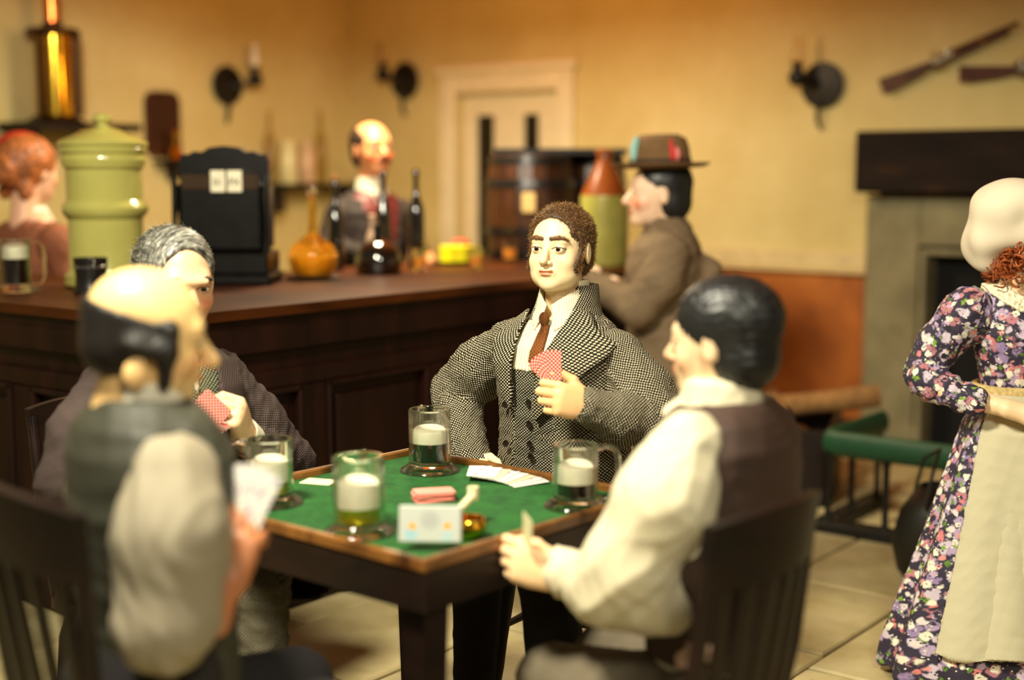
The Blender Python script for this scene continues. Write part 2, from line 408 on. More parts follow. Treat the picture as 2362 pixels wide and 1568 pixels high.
def patch(base,off,th,poly,ymin=-9,ymax=9,plane='xz',lo=None,hi=None):
    """a thin piece of cloth lying on the surface described by base, cut to a polygon"""
    P=np.array(poly)
    def f(X,Y,Z):
        d=feval(base,X,Y,Z); e=np.abs(d-off)-th
        q=polyd(poly,X,Z) if plane=='xz' else polyd(poly,Y,Z)
        e=np.maximum(e,q+0*e); return np.maximum(np.maximum(e,ymin-Y),Y-ymax)
    if plane=='xz': a=(P[:,0].min()-.01,max(ymin,-.5) if lo is None else lo,P[:,1].min()-.01); b=(P[:,0].max()+.01,min(ymax,.5) if hi is None else hi,P[:,1].max()+.01)
    else: a=(-.5 if lo is None else lo,P[:,0].min()-.01,P[:,1].min()-.01); b=(.5 if hi is None else hi,P[:,0].max()+.01,P[:,1].max()+.01)
    return fn(f,a,b)
def rot3(rz=0,rx=0,ry=0): return np.array((Matrix.Rotation(math.radians(rz),3,'Z')@Matrix.Rotation(math.radians(rx),3,'X')@Matrix.Rotation(math.radians(ry),3,'Y')))
def xf(prims,o,R,s=1.0):
    """move a set of capsules and ellipsoids into place"""
    out=[]; o=np.array(o,float)
    for p in prims:
        q=dict(p)
        if p['t']=='c': q['a']=o+R@(p['a']*s); q['b']=o+R@(p['b']*s); q['ra']=p['ra']*s;q['rb']=p['rb']*s; q['k']=p['k']*s; q['sq']=None if p['sq'] is None else (R@np.array(p['sq'][0],float),p['sq'][1])
        elif p['t']=='e': q['c']=o+R@(p['c']*s);q['r']=p['r']*s;q['R']=R@p['R'];q['k']=p['k']*s
        elif p['t']=='b': q['c']=o+R@(p['c']*s);q['h']=p['h']*s;q['rd']=p['rd']*s;q['R']=R@p['R'];q['k']=p['k']*s
        out.append(q)
    return out
def strands(name,P,N,count,length,width,mat,parent,flow=None,jit=.5,seed=1,lift=.6):
    r=np.random.RandomState(seed); i=r.randint(0,len(P),count); p=P[i]+r.normal(size=(count,3))*.0015; n=N[i]
    d=n*lift+r.normal(size=(count,3))*jit
    if flow is not None: d=d+flow(p)
    d/=np.linalg.norm(d,axis=1)[:,None]; L=length*(.6+.8*r.rand(count))[:,None]
    s_=np.cross(d,r.normal(size=(count,3))); s_/=np.linalg.norm(s_,axis=1)[:,None]; s_*=width
    bend=(r.normal(size=(count,3))*.25-n*.35); p1=p+d*L*.5; p2=p+(d+bend)*L
    V=np.concatenate([p-s_,p+s_,p1+s_*.8,p1-s_*.8,p2+s_*.12,p2-s_*.12]); k=count; a=np.arange(k)
    Q=np.concatenate([np.stack([a,a+k,a+2*k,a+3*k],1),np.stack([a+3*k,a+2*k,a+4*k,a+5*k],1)]); me=npmesh(name,V,Q); return link(name,me,mat,parent)
def rrect(w_,h_,r_,n=5):
    out=[]
    for sx,sy,a0 in((1,1,0),(-1,1,90),(-1,-1,180),(1,-1,270)):
        for i_ in range(n): a=math.radians(a0+90*i_/(n-1)); out.append((sx*(w_/2-r_)+r_*math.cos(a),sy*(h_/2-r_)+r_*math.sin(a)))
    return out
XZ=Matrix(((1,0,0,0),(0,0,1,0),(0,1,0,0),(0,0,0,1)))
# ================================================================= SETTING
XW,YW,CH=7.5,7.3,3.0
def plaster():
    t=NT('cream_plaster'); c=t.coord(); n1=t.noise(1.3,5,c,.6); n2=t.noise(9,4,c)
    a=t.ramp(n1,[(.3,lin((202,182,118))),(.55,lin((217,199,138))),(.75,lin((227,212,156)))]); 
    t.l(t.mix(t.math('MULTIPLY',n2,.25),a,lin((186,158,92))),t.b.inputs['Base Color']); t.inp('Roughness',.85); t.bump(t.noise(26,4,c),.25,.006); return t.m
PL=plaster()
def struct(name,mb,mat,parent=None):
    o=mb.build(name,mat,parent,smooth=False); 
    if parent is None: o['kind']='structure'
    return o
grout=plain('floor_grout',(98,80,48),.9,bump=.3)
fl=struct('floor',MB().box((-1.2,-2.2,-.10),(XW+.2,YW+.2,-.012)),grout)
def stone():
    t=NT('flagstone'); c=t.coord(); oi=t.n('ShaderNodeObjectInfo')
    n=t.noise(3.5,5,c,.6); a=t.ramp(n,[(.3,lin((160,142,96))),(.5,lin((188,172,124))),(.72,lin((206,192,148)))])
    r=t.math('ADD',t.math('MULTIPLY',oi.outputs['Random'],.28),.84); m=t.mix(1.0,a,a); 
    hsv=t.n('ShaderNodeHueSaturation'); t.l(a,hsv.inputs['Color']); t.l(r,hsv.inputs['Value'])
    v=t.n('ShaderNodeTexVoronoi'); v.inputs['Scale'].default_value=16; t.l(c,v.inputs['Vector']); pit=t.ramp(v.outputs['Distance'],[(.03,(.25,.2,.1)),(.09,(1,1,1))])
    n3=t.noise(4,2,c); gate=t.ramp(n3,[(.55,(1,1,1)),(.62,(0,0,0))]); pit2=t.mix(gate,pit,(1,1,1))
    t.l(t.mix(1.0,hsv.outputs[0],pit2,'MULTIPLY'),t.b.inputs['Base Color']); t.inp('Roughness',.55); t.bump(t.noise(18,5,c),.35,.006); return t.m
ST=stone()
rr=random.Random(4); y=-.6; k=0; seen=0
tiles=[]
while y<YW-.02:
    h=rr.choice((.42,.5,.56,.6)); x=-.35-rr.random()*.4; y2=min(y+h,YW)
    while x<XW:
        w_=rr.choice((.5,.62,.72,.85)); x2=min(x+w_,XW)
        tiles.append((x,y,x2,y2)); x+=w_
    y+=h
for (x,y,x2,y2) in tiles:
    cx,cy=(x+x2)/2,(y+y2)/2; D=cx*.792+cy*.61; L=cx*.61-cy*.792
    if D<.7 or abs(L)>D*.55+.9 or x2-x<.06 or y2-y<.06: continue
    g=.006; dz=rr.uniform(-.002,.002); q=lambda:rr.uniform(-.005,.005)
    mb=MB(); a=[(x+g+q()-cx,y+g+q()-cy),(x2-g+q()-cx,y+g+q()-cy),(x2-g+q()-cx,y2-g+q()-cy),(x+g+q()-cx,y2-g+q()-cy)]
    vs=[(px,py,-.03) for px,py in a]+[(px,py,-.006+dz) for px,py in a]+[(px*.975,py*.975,dz) for px,py in a]
    fs=[(0,1,5,4),(1,2,6,5),(2,3,7,6),(3,0,4,7),(4,5,9,8),(5,6,10,9),(6,7,11,10),(7,4,8,11),(8,9,10,11)]
    mb.add(vs,fs); o=mb.build('flagstone',ST,fl,smooth=False); o.location=(cx,cy,0)
# walls: right_far wall (fireplace and doorway), left wall (bar back), short side walls out of view close the room
D0,D1,DZ=5.38,6.26,2.09
struct('wall_right',MB().box((XW,-2.2,0),(XW+.2,D0,CH)).box((XW,D1,0),(XW+.2,YW,CH)).box((XW,D0,DZ),(XW+.2,D1,CH)),PL)
struct('wall_left',MB().box((-1.2,YW,0),(XW+.2,YW+.2,CH)),PL)
orange=plain('orange_ceiling_bounce',(214,128,50),.8,var=.08)  # orange chosen so the unseen ceiling bounces warm light onto the walls
struct('ceiling',MB().box((3.2,-2.2,CH),(XW+.2,YW+.2,CH+.1)),orange)
dado=NT('rust_dado'); c=dado.coord(); n=dado.noise(2.2,5,c,.6); dado.l(dado.ramp(n,[(.3,lin((128,64,14))),(.6,lin((172,96,26))),(.8,lin((190,114,40)))]),dado.b.inputs['Base Color']); dado.inp('Roughness',.6); dado.bump(dado.noise(30,3,c),.2,.004)
struct('trim_1',MB().box((XW-.012,3.16,0.0),(XW,D0-.12,.965)),dado.m)
struct('trim_2',MB().box((XW-.05,3.16,.965),(XW,D0-.12,.985),.006).box((XW-.03,3.16,.985),(XW,D0-.12,1.09),.008),plain('cream_rail',(212,190,138),.6))
struct('baseboard_right',MB().box((XW-.03,3.16,0),(XW-.012,D0-.12,.12),.005),wood('dark_board',(40,20,10),(66,34,16)))
# door
CR=plain('cream_paint',(234,220,184),.5,var=.06); BK=plain('dark_gap',(14,9,7),.9)
df=struct('trim_3',MB().box((XW-.05,D1,0),(XW,D1+.13,DZ+.13),.012).box((XW-.05,D0-.13,0),(XW,D0,DZ+.13),.012).box((XW-.05,D0,DZ),(XW,D1,DZ+.13),.012).box((XW-.07,D0-.16,DZ+.13),(XW,D1+.16,DZ+.19),.012),CR)
dr=thing('door_1','cream painted door with two tall dark glass panes','door',(XW+.06,0,0)); dr['kind']='structure'
del dr['category']; del dr['label']
MB().box((0,D0,1.94),(.05,D1,DZ),.006).box((0,D0,.0),(.05,D1,.25),.006).build('door_rail',CR,dr)
for a,b in((D0,5.60),(5.725,5.985),(6.135,D1)): MB().box((0,a,.25),(.05,b,1.94),.006).build('door_stile',CR,dr)
MB().box((.02,D0+.01,.25),(.03,D1-.01,1.94)).build('dark_pane',plain('dark_glass',(10,7,6),.12),dr)
MB().box((.16,D0-.1,0),(.19,D1+.1,DZ+.1)).build('door_backing',BK,dr)
# ================================================================= PEOPLE
SK=np.array(lin((247,216,172))); SKD=np.array(lin((214,140,86))); LIP=np.array(lin((226,96,44)))
def headp(nose=1.0,jaw=1.0,cheek=1.0,ears=True,neck=.17,nr=.05):
    p=[ell((0,-.018,.034),(.079,.098,.084)),ell((0,.022,-.012),(.070,.066,.085),k=.03),
       ell((0,.034,-.072),(.052*jaw,.046,.043),k=.03),ell((0,.070,-.098),(.024,.02,.019),k=.025),
       cap((-.038,.072,.022),(.038,.072,.022),.0125,k=.02),
       ell((-.033,.105,-.002),(.017,.016,.0105),op='s',k=.014),ell((.033,.105,-.002),(.017,.016,.0105),op='s',k=.014),
       ell((-.040,.058,-.036),(.024*cheek,.022,.022),k=.02),ell((.040,.058,-.036),(.024*cheek,.022,.022),k=.02),
       cap((0,.086,.010),(0,.106+.004*nose,-.033),.0065,.0105*nose,k=.010),
       ell((-.0115*nose,.096,-.039),(.0075,.009,.0065),k=.006),ell((.0115*nose,.096,-.039),(.0075,.009,.0065),k=.006),
       ell((0,.082,-.062),(.026,.014,.02),k=.012),
       ell((0,.096,-.0605),(.019,.006,.0042),k=.004),ell((0,.094,-.0705),(.016,.007,.0052),k=.004),
       ell((0,.1045,-.0655),(.022,.006,.0014),op='s',k=.003),
       cap((0,-.025,-.05),(0,-.035,-neck),nr,nr*1.08,k=.03)]
    for s in(-1,1):
        p+=[ell((s*.033,.0775,-.0015),(.0155,.0125,.0115),k=.004)]
        if ears: p+=[ell((s*.081,-.012,-.012),(.009,.019,.031),R=rot3(rz=-s*22,rx=-8),k=.008),ell((s*.093,-.004,-.010),(.006,.010,.019),R=rot3(rz=-s*22),op='s',k=.006)]
    return p
def skincol(o,R,s,base=SK,lip=LIP,blush=.35,stub=None,lash=np.array((.05,.025,.012))):
    o=np.array(o,float)
    def f(V):
        L=(V-o)@R/s; x,y,z=L.T; c=np.tile(base,(len(V),1))
        def mixin(m,col): 
            nonlocal c; c=c*(1-m[:,None])+np.array(col)*m[:,None]
        g=lambda cx,cz,sx,sz: np.exp(-((np.abs(x)-cx)/sx)**2-((z-cz)/sz)**2)*(y>.03)
        mixin(blush*g(.042,-.04,.022,.022),LIP); mixin(blush*.5*g(0,-.034,.012,.012),LIP); mixin(.16*(y<.02)*(z<-.03),SKD)
        m=((np.abs(x)/.0235)**2+((z+.0655+.0025*np.cos(x*150))/.0082)**2<1)&(y>.075)
        mixin(m*.75,lip); mixin((m&(np.abs(z+.0655)<.0014))*.7,lip*.3)
        e=g(.033,.0125,.019,.0022)*(y>.06); mixin(np.clip(e,0,1)*.55,SKD*.4)
        q=((np.abs(x)-.033)/.0150)**2+((z+.0015)/.0062)**2; ml=(q>.80)&(q<1.75)&(z>-.0012)&(y>.06); mixin(ml*.85,lash); ml=(q>.9)&(q<1.5)&(z<=-.0012)&(y>.06); mixin(ml*.35,lash)
        if stub is not None: stub(c,L)
        return np.clip(c,0,1)
    return f
def eyes(o,R,s,parent,iris=(60,30,15),gaze=(0,1,0),white=(245,235,215)):
    for sd in(-1,1):
        c=np.array(o)+R@(np.array((sd*.033,.0765,-.001))*s); mb=MB(); g=R@nrm(gaze); r=.0140*s
        mb.sphere(c,r,28,20,M=Vector((0,0,1)).rotation_difference(Vector(g)).to_matrix().to_4x4())
        me=mb.mesh('eye'); V=np.array([v.co for v in me.vertices]); d=(V-c)@g/r
        col=np.where((d>.955)[:,None],lin((12,8,6)),np.where((d>.875)[:,None],lin(iris),lin(white)))
        a=me.color_attributes.new('tint','FLOAT_COLOR','POINT'); a.data.foreach_set('color',np.c_[col,np.ones(len(V))].astype(np.float32).ravel())
        link('eye',me,tint('eye_enamel',.15),parent)
def lids(o,R,s):
    """upper and lower lids laid over the eyeballs"""
    q=[]
    for sd in(-1,1):
        q+=[ell((sd*.033,.0765,.0005),(.0172,.0158,.0158),k=.003),ell((sd*.033,.0985,-.0015),(.0150,.02,.0062),op='s',k=.0015)]
    return q
def handp(sx,curls=((70,80,40),)*4,thumb=(.72,.62,-.32),tb=35,spread=2.0):
    p=[rbx((0,.045,-.001),(.022,.030,.001),.013,k=.012),ell((0,.050,.004),(.037,.042,.0135),k=.012),ell((0,.022,.003),(.028,.034,.014),k=.015),ell((sx*.022,.03,-.008),(.016,.026,.014),k=.012),cap((0,-.06,0),(0,.01,0),.027,.023,k=.02,sq=((0,0,1),.78))]
    xs=(.0300,.0102,-.0096,-.0286); ys=(.083,.087,.084,.077); Ls=((.041,.026,.02),(.045,.030,.021),(.042,.028,.02),(.033,.021,.017)); rr=(.0098,.0102,.0098,.0087)
    for i in range(4):
        q=np.array((sx*xs[i],ys[i],0.)); ang=0; p.append(cap((sx*xs[i]*.75,.03,0),q,.009,rr[i],k=.006)); sp=math.radians(spread*(1.5-i))*sx
        for j in range(3):
            ang+=math.radians(curls[i][j]); d=np.array((math.sin(sp)*math.cos(ang),math.cos(ang),-math.sin(ang))); n=q+d*Ls[i][j]
            p.append(cap(q,n,rr[i]*(1-.07*j),rr[i]*(.93-.09*j),k=.0012)); q=n
    d=nrm((sx*thumb[0],thumb[1],thumb[2])); q=np.array((sx*.018,.018,-.006)); n=q+d*.042; p.append(cap(q,n,.0145,.0115,k=.010))
    d2=nrm(d+np.array((-sx*math.sin(math.radians(tb)),.45,-.12))); m=n+d2*.03; p.append(cap(n,m,.0112,.010,k=.004)); d3=nrm(d2+np.array((-sx*.5,.1,-.1))); p.append(cap(m,m+d3*.022,.0098,.0082,k=.003))
    return p
def frame(y,z):
    """columns X,Y,Z from fingers direction and back-of-hand direction"""
    y=nrm(y); z=np.array(z,float); z=nrm(z-y*(z@y)); return np.stack([np.cross(y,z),y,z],1)
def surf(prims,h,col,rlx=1):
    F,lo,hh=field(prims,h); V,Q=nets(F,lo,hh); V=relax(V,Q,rlx,.5); return V,Q,col(V)
def const(c): c=np.array(c); return lambda V: np.tile(c,(len(V),1))
def limbs(js,r,k=.03): return [cap(js[i],js[i+1],r[i],r[i+1],k=k) for i in range(len(js)-1)]
def body(parent,parts,name='body'): return join_np(name,parts,skin(),parent)
def lower(V): return V
# ---- the man in the spotted tweed coat, across the table
TW=weave('tweed_coat',(17,13,10),(204,192,160),pu=.0108,pv=.0092,thr=.17); TWW=weave('tweed_waistcoat',(13,10,8),(188,180,154),pu=.0095,pv=.0082,thr=.17)
def central():
    P=thing('person','man in black and cream tweed coat and brown tie, seated behind the card table','person',(3.14,2.24,0),math.radians(92))
    R=rot3(rz=9,rx=2); o=(0.0,.012,1.333); s=.985
    hp=[ell((-.030,.028,-.070),(.034,.042,.034),k=.02),ell((.030,.028,-.070),(.034,.042,.034),k=.02)]+headp(nose=1.05,jaw=1.15,neck=.2,nr=.052)
    V1=surf(xf(hp+lids(o,R,s),o,R,s),.0017,skincol(o,R,s,base=np.array(lin((244,216,170))),blush=.12),1)
    # hand and forearm (left), hand (right) in the pocket
    wl=np.array((-.215,.195,.935)); HR=frame((.50,.85,.26),(-.86,.50,.10)); hp_=xf(handp(1,curls=((52,85,50),(60,90,50),(67,92,50),(73,92,50)),thumb=(.80,.72,-.15),tb=22,spread=0),wl,HR,1.17)
    V2=surf(hp_+[cap((-.31,.0,.87),wl,.042,.027,k=.02)],.0022,const(np.array(lin((246,196,140)))),1)
    wr=np.array((.24,.11,.715)); V3=surf(xf(handp(-1,curls=((20,25,15),)*4),wr,frame((-.75,.5,-.3),(.3,.8,.3)),1.05)+[cap((.40,-.02,.86),wr,.04,.027,k=.02)],.004,const(SK))
    core=[loft([(.42,0,.0,.13,.09),(.6,0,-.02,.15,.10),(.85,0,0,.13,.09),(1.02,0,0,.15,.1),(1.11,0,-.01,.12,.07),(1.15,0,-.01,.05,.05)]),cap((.17,0,1.05),(.40,-.02,.86),.05,.042,k=.03),cap((-.17,0,1.05),(-.31,0,.87),.05,.042,k=.03),
          cap((.09,.02,.5),(.045,.34,.5),.05,.04,k=.03),cap((-.09,.02,.5),(-.205,.34,.5),.05,.04,k=.03),cap((.045,.34,.5),(.06,.34,.08),.03,.03,k=.03),cap((-.205,.34,.5),(-.205,.34,.08),.04,.035,k=.03)]
    V4=surf(core,.011,const(SK)); body(P,[V1,V2,V3,V4]); eyes(o,R,s,P,gaze=(-.10,1,-.02))
    # eyebrows and hair
    hm=plain('brown_hair',(70,46,24),.55,var=.5,scale=60); M3=lambda q: np.array(o)+R@(np.array(q)*s)
    cap3=[ell((0,-.020,.036),(.0885,.1075,.0905)),ell((0,-.045,-.03),(.078,.074,.06),k=.03),ell((0,.097,.018),(.063,.078,.073),op='s',k=.012),ell((0,.105,.050),(.064,.070,.028),op='s',k=.014),ell((0,.06,-.06),(.086,.075,.075),op='s',k=.012),
          ell((-.085,-.006,-.018),(.03,.017,.028),op='s',k=.008),ell((.085,-.006,-.018),(.03,.017,.028),op='s',k=.008),rbx((0,-.02,-.115),(.2,.2,.03),.0,op='s',k=.01)]
    for sd in(-1,1): cap3+=[cap((sd*.074,.022,.01),(sd*.0655,.036,-.046),.010,.0125,k=.01),ell((sd*.066,.036,-.052),(.012,.020,.021),k=.01)]
    F,lo,h=field(xf(cap3,o,R,s),.0035); V,Q=nets(F,lo,h); V=relax(V,Q,1); N=vnormals(V,Q); V2_=V+N*waves(V,.003,.02,3)[:,None]
    hair=link('hair',npmesh('hair',V2_,Q),hm,P)
    c=np.array(o)+R@np.array((0,-.02,.1)); flow=lambda p:(lambda d:d*.5/np.linalg.norm(d,axis=1)[:,None])(p-c)
    strands('hair_strand',V2_,N,16000,.012,.00036,plain('hair_strand',(124,88,46),.45,var=.7,scale=120),hair,flow,.55,5,.5)
    for sd in(-1,1):
        pr=xf([cap((sd*.013,.0930,.0282),(sd*.034,.0885,.0312),.0046,.0052,k=.004),cap((sd*.034,.0885,.0312),(sd*.046,.082,.0292),.0052,.0044,k=.004),cap((sd*.046,.082,.0292),(sd*.057,.0735,.0235),.0044,.0028,k=.004)],o,R,s)
        F,lo,h=field(pr,.0016); V,Q=nets(F,lo,h); eb=link('eyebrow',npmesh('eyebrow',V,Q),plain('brow_hair',(104,70,38),.6,var=.5,scale=90),P)
        strands('hair_strand',V,vnormals(V,Q),500,.0045,.0003,MATS['hair_strand'],eb,lambda p,sd=sd:np.tile(R@np.array((sd*.9,-.35,.2)),(len(p),1)),.25,9+sd,.4)
    # shirt with standing collar, tie
    shirt=NT('striped_shirt'); uv=shirt.coord('UV'); sp=shirt.n('ShaderNodeSeparateXYZ'); shirt.l(uv,sp.inputs[0])
    st=shirt.math('SINE',shirt.math('MULTIPLY',sp.outputs[0],2*math.pi/.0075)); dt=shirt.math('SINE',shirt.math('MULTIPLY',sp.outputs[1],2*math.pi/.0032))
    ff=shirt.math('MULTIPLY',shirt.math('GREATER_THAN',st,.25),shirt.math('GREATER_THAN',dt,-.2))
    shirt.l(shirt.mix(ff,lin((240,230,198)),lin((168,150,104))),shirt.b.inputs['Base Color']); shirt.inp('Roughness',.8); SH=shirt.m
    vb=[((0,0,.4),(0,0,1.3),.12)]
    chest=[loft([(.5,0,.0,.175,.125),(.72,0,.005,.172,.128),(.85,0,.01,.165,.13),(1.0,0,.01,.175,.132),(1.06,0,.005,.17,.12),(1.105,0,-.005,.13,.095),(1.15,0,-.01,.075,.072),(1.19,0,-.012,.062,.062)],n=2.2)]
    sdf('shirt',[patch(chest,-.003,.004,[(-.10,1.0),(.08,1.0),(.09,1.14),(-.1,1.14)],ymin=0)],.004,SH,P,[((0,0,.9),(0,0,1.3),.09)])
    colr=[loft([(1.125,0,-.006,.080,.076),(1.180,0,-.010,.070,.072),(1.245,0,-.024,.0625,.067)]),loft([(1.10,0,-.006,.070,.068),(1.165,0,-.008,.060,.062),(1.26,0,-.026,.053,.058)],op='s',k=.003),
          fn(lambda X,Y,Z:np.maximum(np.abs(X)-(1.205-Z)*.0-.006-(Z-1.13).clip(0,1)*.55,-Y),(-.07,0,1.1),(.07,.1,1.26),op='s',k=.003)]
    sdf('shirt_collar',colr,.003,SH,P,[((0,0,.9),(0,0,1.3),.068)])
    for sd in(-1,1):
        wing=[patch([loft([(1.09,0,.004,.098,.094),(1.165,0,-.006,.070,.072),(1.245,0,-.022,.062,.066)])],.003,.0035,[(sd*.006,1.178),(sd*.068,1.226),(sd*.082,1.150),(sd*.032,1.108)],ymin=0)]
        sdf('collar_wing',wing,.0028,SH,P,[((0,0,.9),(0,0,1.3),.075)])
    tie=knit('brown_tie',(122,72,34),p=.009,bump=1.0,var=.7)
    sdf('tie',[ell((-.001,.092,1.142),(.016,.012,.020)),patch(chest,.007,.006,[(.010,1.125),(-.014,1.125),(-.030,1.03),(-.012,.99),(.016,1.03)],ymin=0)],.0028,tie,P,[((0,.1,.9),(0,.1,1.3),.03)])
    # waistcoat, coat body, lapels, sleeves
    vest=chest+[fn(lambda X,Y,Z:np.maximum(np.abs(X+.008)-(Z-1.005)*.62,-Y),(-.2,0,.98),(.2,.3,1.25),op='s',k=.006),fn(lambda X,Y,Z:Z-.58+0*X+0*Y,(-.3,-.3,.4),(.3,.3,.6),op='s',k=.01),fn(lambda X,Y,Z:1.14-Z+0*X+0*Y,(-.3,-.3,1.1),(.3,.3,1.3),op='s',k=.01)]
    wf=lambda V: waves(V,.004,.10,4,dirn=(0,0,1))
    sdf('waistcoat',vest,.006,TWW,P,vb,fold=wf)
    coat=[loft([(.50,0,-.03,.255,.17),(.60,-.01,-.03,.235,.165),(.72,0,-.02,.205,.152),(.85,0,-.005,.19,.147),(.95,0,0,.20,.148),(1.02,0,0,.212,.145),(1.075,0,-.008,.205,.122),(1.115,0,-.018,.155,.10),(1.15,0,-.026,.105,.085),(1.185,0,-.03,.085,.078)],n=2.3)]
    cut=fn(lambda X,Y,Z:np.maximum(np.abs(X-.035-(.85-Z).clip(-.25,.4)*-.02)-(.030+(Z-.93).clip(0,1)*.24+(.80-Z).clip(0,1)*.16),.055-Y),(-.2,.05,.45),(.25,.4,1.3),op='s',k=.012)
    neck=cap((0,-.005,1.10),(0,-.005,1.3),.066,.075,op='s',k=.01)
    cf=lambda V: waves(V,.006,.13,11,dirn=(.3,0,1))+waves(V,.004,.07,12)
    sdf('coat',coat+[cut,neck],.006,TW,P,[((0,0,.4),(0,0,1.3),.17)],fold=cf,rlx=2)
    # raised collar round the neck
    ccol=[loft([(1.07,0,-.02,.150,.110),(1.12,0,-.02,.115,.1),(1.17,0,-.028,.094,.092),(1.232,0,-.038,.082,.080)]),loft([(1.0,0,-.02,.13,.095),(1.12,0,-.02,.100,.088),(1.17,0,-.028,.081,.080),(1.25,0,-.038,.069,.068)],op='s',k=.004),
          fn(lambda X,Y,Z:np.maximum(np.abs(X-.005)-.03-(Z-1.05)*.25,.02-Y),(-.2,.0,1.0),(.2,.3,1.3),op='s',k=.01)]
    sdf('coat_collar',ccol,.005,TW,P,[((0,0,.8),(0,0,1.3),.12)],rlx=2)
    lapL=[(-.072,1.175),(-.098,1.165),(-.148,1.118),(-.212,1.082),(-.205,1.055),(-.10,.945),(-.020,.865),(-.006,.90),(-.028,1.03)]
    lapR=[(.082,1.165),(.110,1.150),(.165,1.10),(.160,1.06),(.11,.96),(.070,.885),(.060,.93),(.066,1.04)]
    for pl in(lapL,lapR): sdf('lapel',[patch(coat,.013,.0055,pl,ymin=-.03)],.0045,TW,P,[((0,.0,.8),(.05,0,1.3),.15)],rlx=2)
    # sleeves
    sR=[cap((.175,-.01,1.045),(.30,-.02,.965),.083,.085,k=.05),cap((.30,-.02,.965),(.395,-.02,.885),.085,.072,k=.05),cap((.395,-.02,.885),(.335,.04,.80),.075,.07,k=.04),cap((.335,.04,.80),(.235,.11,.715),.070,.062,k=.03)]
    sL=[cap((-.175,-.005,1.04),(-.255,-.01,.95),.080,.078,k=.05),cap((-.255,-.01,.95),(-.318,.0,.868),.078,.072,k=.05),cap((-.318,.0,.868),(-.255,.11,.892),.072,.068,k=.03),cap((-.255,.11,.892),(-.214,.212,.937),.066,.052,k=.03)]
    hole=xf([cap((0,.035,0),(0,.10,0),.043,.046,op='s',k=.004)],wl,HR,1.0)
    f1=lambda V: waves(V,.008,.12,21,dirn=(.6,.2,.7))+waves(V,.004,.05,22)
    sdf('coat_sleeve',sR,.0055,TW,P,[((.16,-.01,1.06),(.395,-.02,.885),.085),((.395,-.02,.885),(.235,.11,.715),.075)],fold=f1,rlx=2)
    sdf('coat_sleeve',sL+hole,.0055,TW,P,[((-.16,0,1.06),(-.318,0,.868),.085),((-.318,0,.868),(-.205,.195,.935),.068)],fold=lambda V: waves(V,.007,.11,31,dirn=(-.6,.2,.7))+waves(V,.003,.05,32),rlx=2)
    # buttons
    bm=plain('dark_button',(30,22,16),.25,spec=.8); 
    for q in((.012,.146,.915),(.010,.146,.855),(.008,.146,.80),(.006,.143,.765),(.095,.142,.90),(.095,.138,.79)):
        MB().lathe([(.009,0),(.010,.002),(.009,.004),(.006,.003),(.0001,.003)],16,M=T(*q)@RX(-90)).build('button',bm,P)
    # trousers
    tr=[loft([(.42,0,-.02,.165,.12),(.5,0,-.02,.17,.12),(.62,0,-.01,.16,.11)]),cap((.09,.0,.50),(.045,.35,.50),.085,.066,k=.03),cap((-.09,.0,.50),(-.205,.35,.50),.085,.080,k=.03),cap((.035,.35,.50),(.06,.34,.10),.070,.056,k=.02),cap((-.205,.35,.50),(-.205,.34,.10),.086,.064,k=.04)]
    sdf('trousers',tr,.009,weave('charcoal_trousers',(18,15,13),(58,52,44),pu=.008,pv=.007,thr=.3),P,[((.035,.35,.55),(.06,.34,.08),.075),((-.205,.35,.55),(-.205,.34,.08),.08),((0,0,.3),(0,0,.7),.15)],fold=lambda V:waves(V,.003,.14,41,dirn=(0,0,1)))
    for x in(.06,-.205):
        sdf('shoe',[ell((x,.40,.04),(.045,.11,.04)),cap((x,.34,.05),(x,.34,.11),.04,.042,k=.03),fn(lambda X,Y,Z:Z+0*X+0*Y-.0,(-.5,0,-.1),(.5,.6,.0),op='s',k=.004)],.008,plain('black_leather',(20,17,15),.3),P)
    return P
CENTRAL=central()
# ================================================================= CARD TABLE
WT=wood('table_wood',(58,30,12),(140,92,40),(8,8,8),.35)
WD=wood('dark_wood',(13,6,4),(32,15,8),(6,6,14),.5,.2,.05)
tb=thing("card_table","square wooden card table with raised rim and green baize top","table",(2.449,2.177,0),math.radians(-3.4))
hx,hy=.401,.42
felt=NT('green_baize'); c=felt.coord(); n=felt.noise(26,5,c,.7); felt.l(felt.ramp(n,[(.3,lin((12,66,18))),(.7,lin((30,104,32)))]),felt.b.inputs['Base Color']); felt.inp('Roughness',.95); felt.bump(felt.noise(160,3,c),.7,.004)
MB().box((-hx+.016,-hy+.016,.735),(hx-.016,hy-.016,.752)).build('baize',felt.m,tb)
for a,b in(((-hx,-hy),(hx,-hy+.02)),((-hx,hy-.02),(hx,hy)),((-hx,-hy+.0201),(-hx+.02,hy-.0201)),((hx-.02,-hy+.0201),(hx,hy-.0201))):
    MB().box((*a,.742),(*b,.77),.004).build('rim',WT,tb)
i=.004
for a,b in(((-hx+i,-hy+i),(hx-i,-hy+i+.02)),((-hx+i,hy-i-.02),(hx-i,hy-i)),((-hx+i,-hy+i+.02),(-hx+i+.02,hy-i-.02)),((hx-i-.02,-hy+i+.02),(hx-i,hy-i-.02))):
    MB().box((*a,.655),(*b,.742),.003).build('apron',WD,tb)
MB().box((-hx+.03,-hy+.03,.725),(hx-.03,hy-.03,.7349)).build('board',WT,tb)
for sx in(-1,1):
    for sy in(-1,1):
        x,y=sx*(hx-.064),sy*(hy-.064)
        vs=[(x+a*w,y+b*w,z) for z,w in((.0,.022),(.655,.036),(.725,.036)) for a,b in((-1,-1),(1,-1),(1,1),(-1,1))]
        fs=[(3,2,1,0),(8,9,10,11)]+[(r*4+k,r*4+(k+1)%4,r*4+4+(k+1)%4,r*4+4+k) for r in(0,1) for k in range(4)]
        MB().add(vs,fs).build('leg',WD,tb,smooth=False)
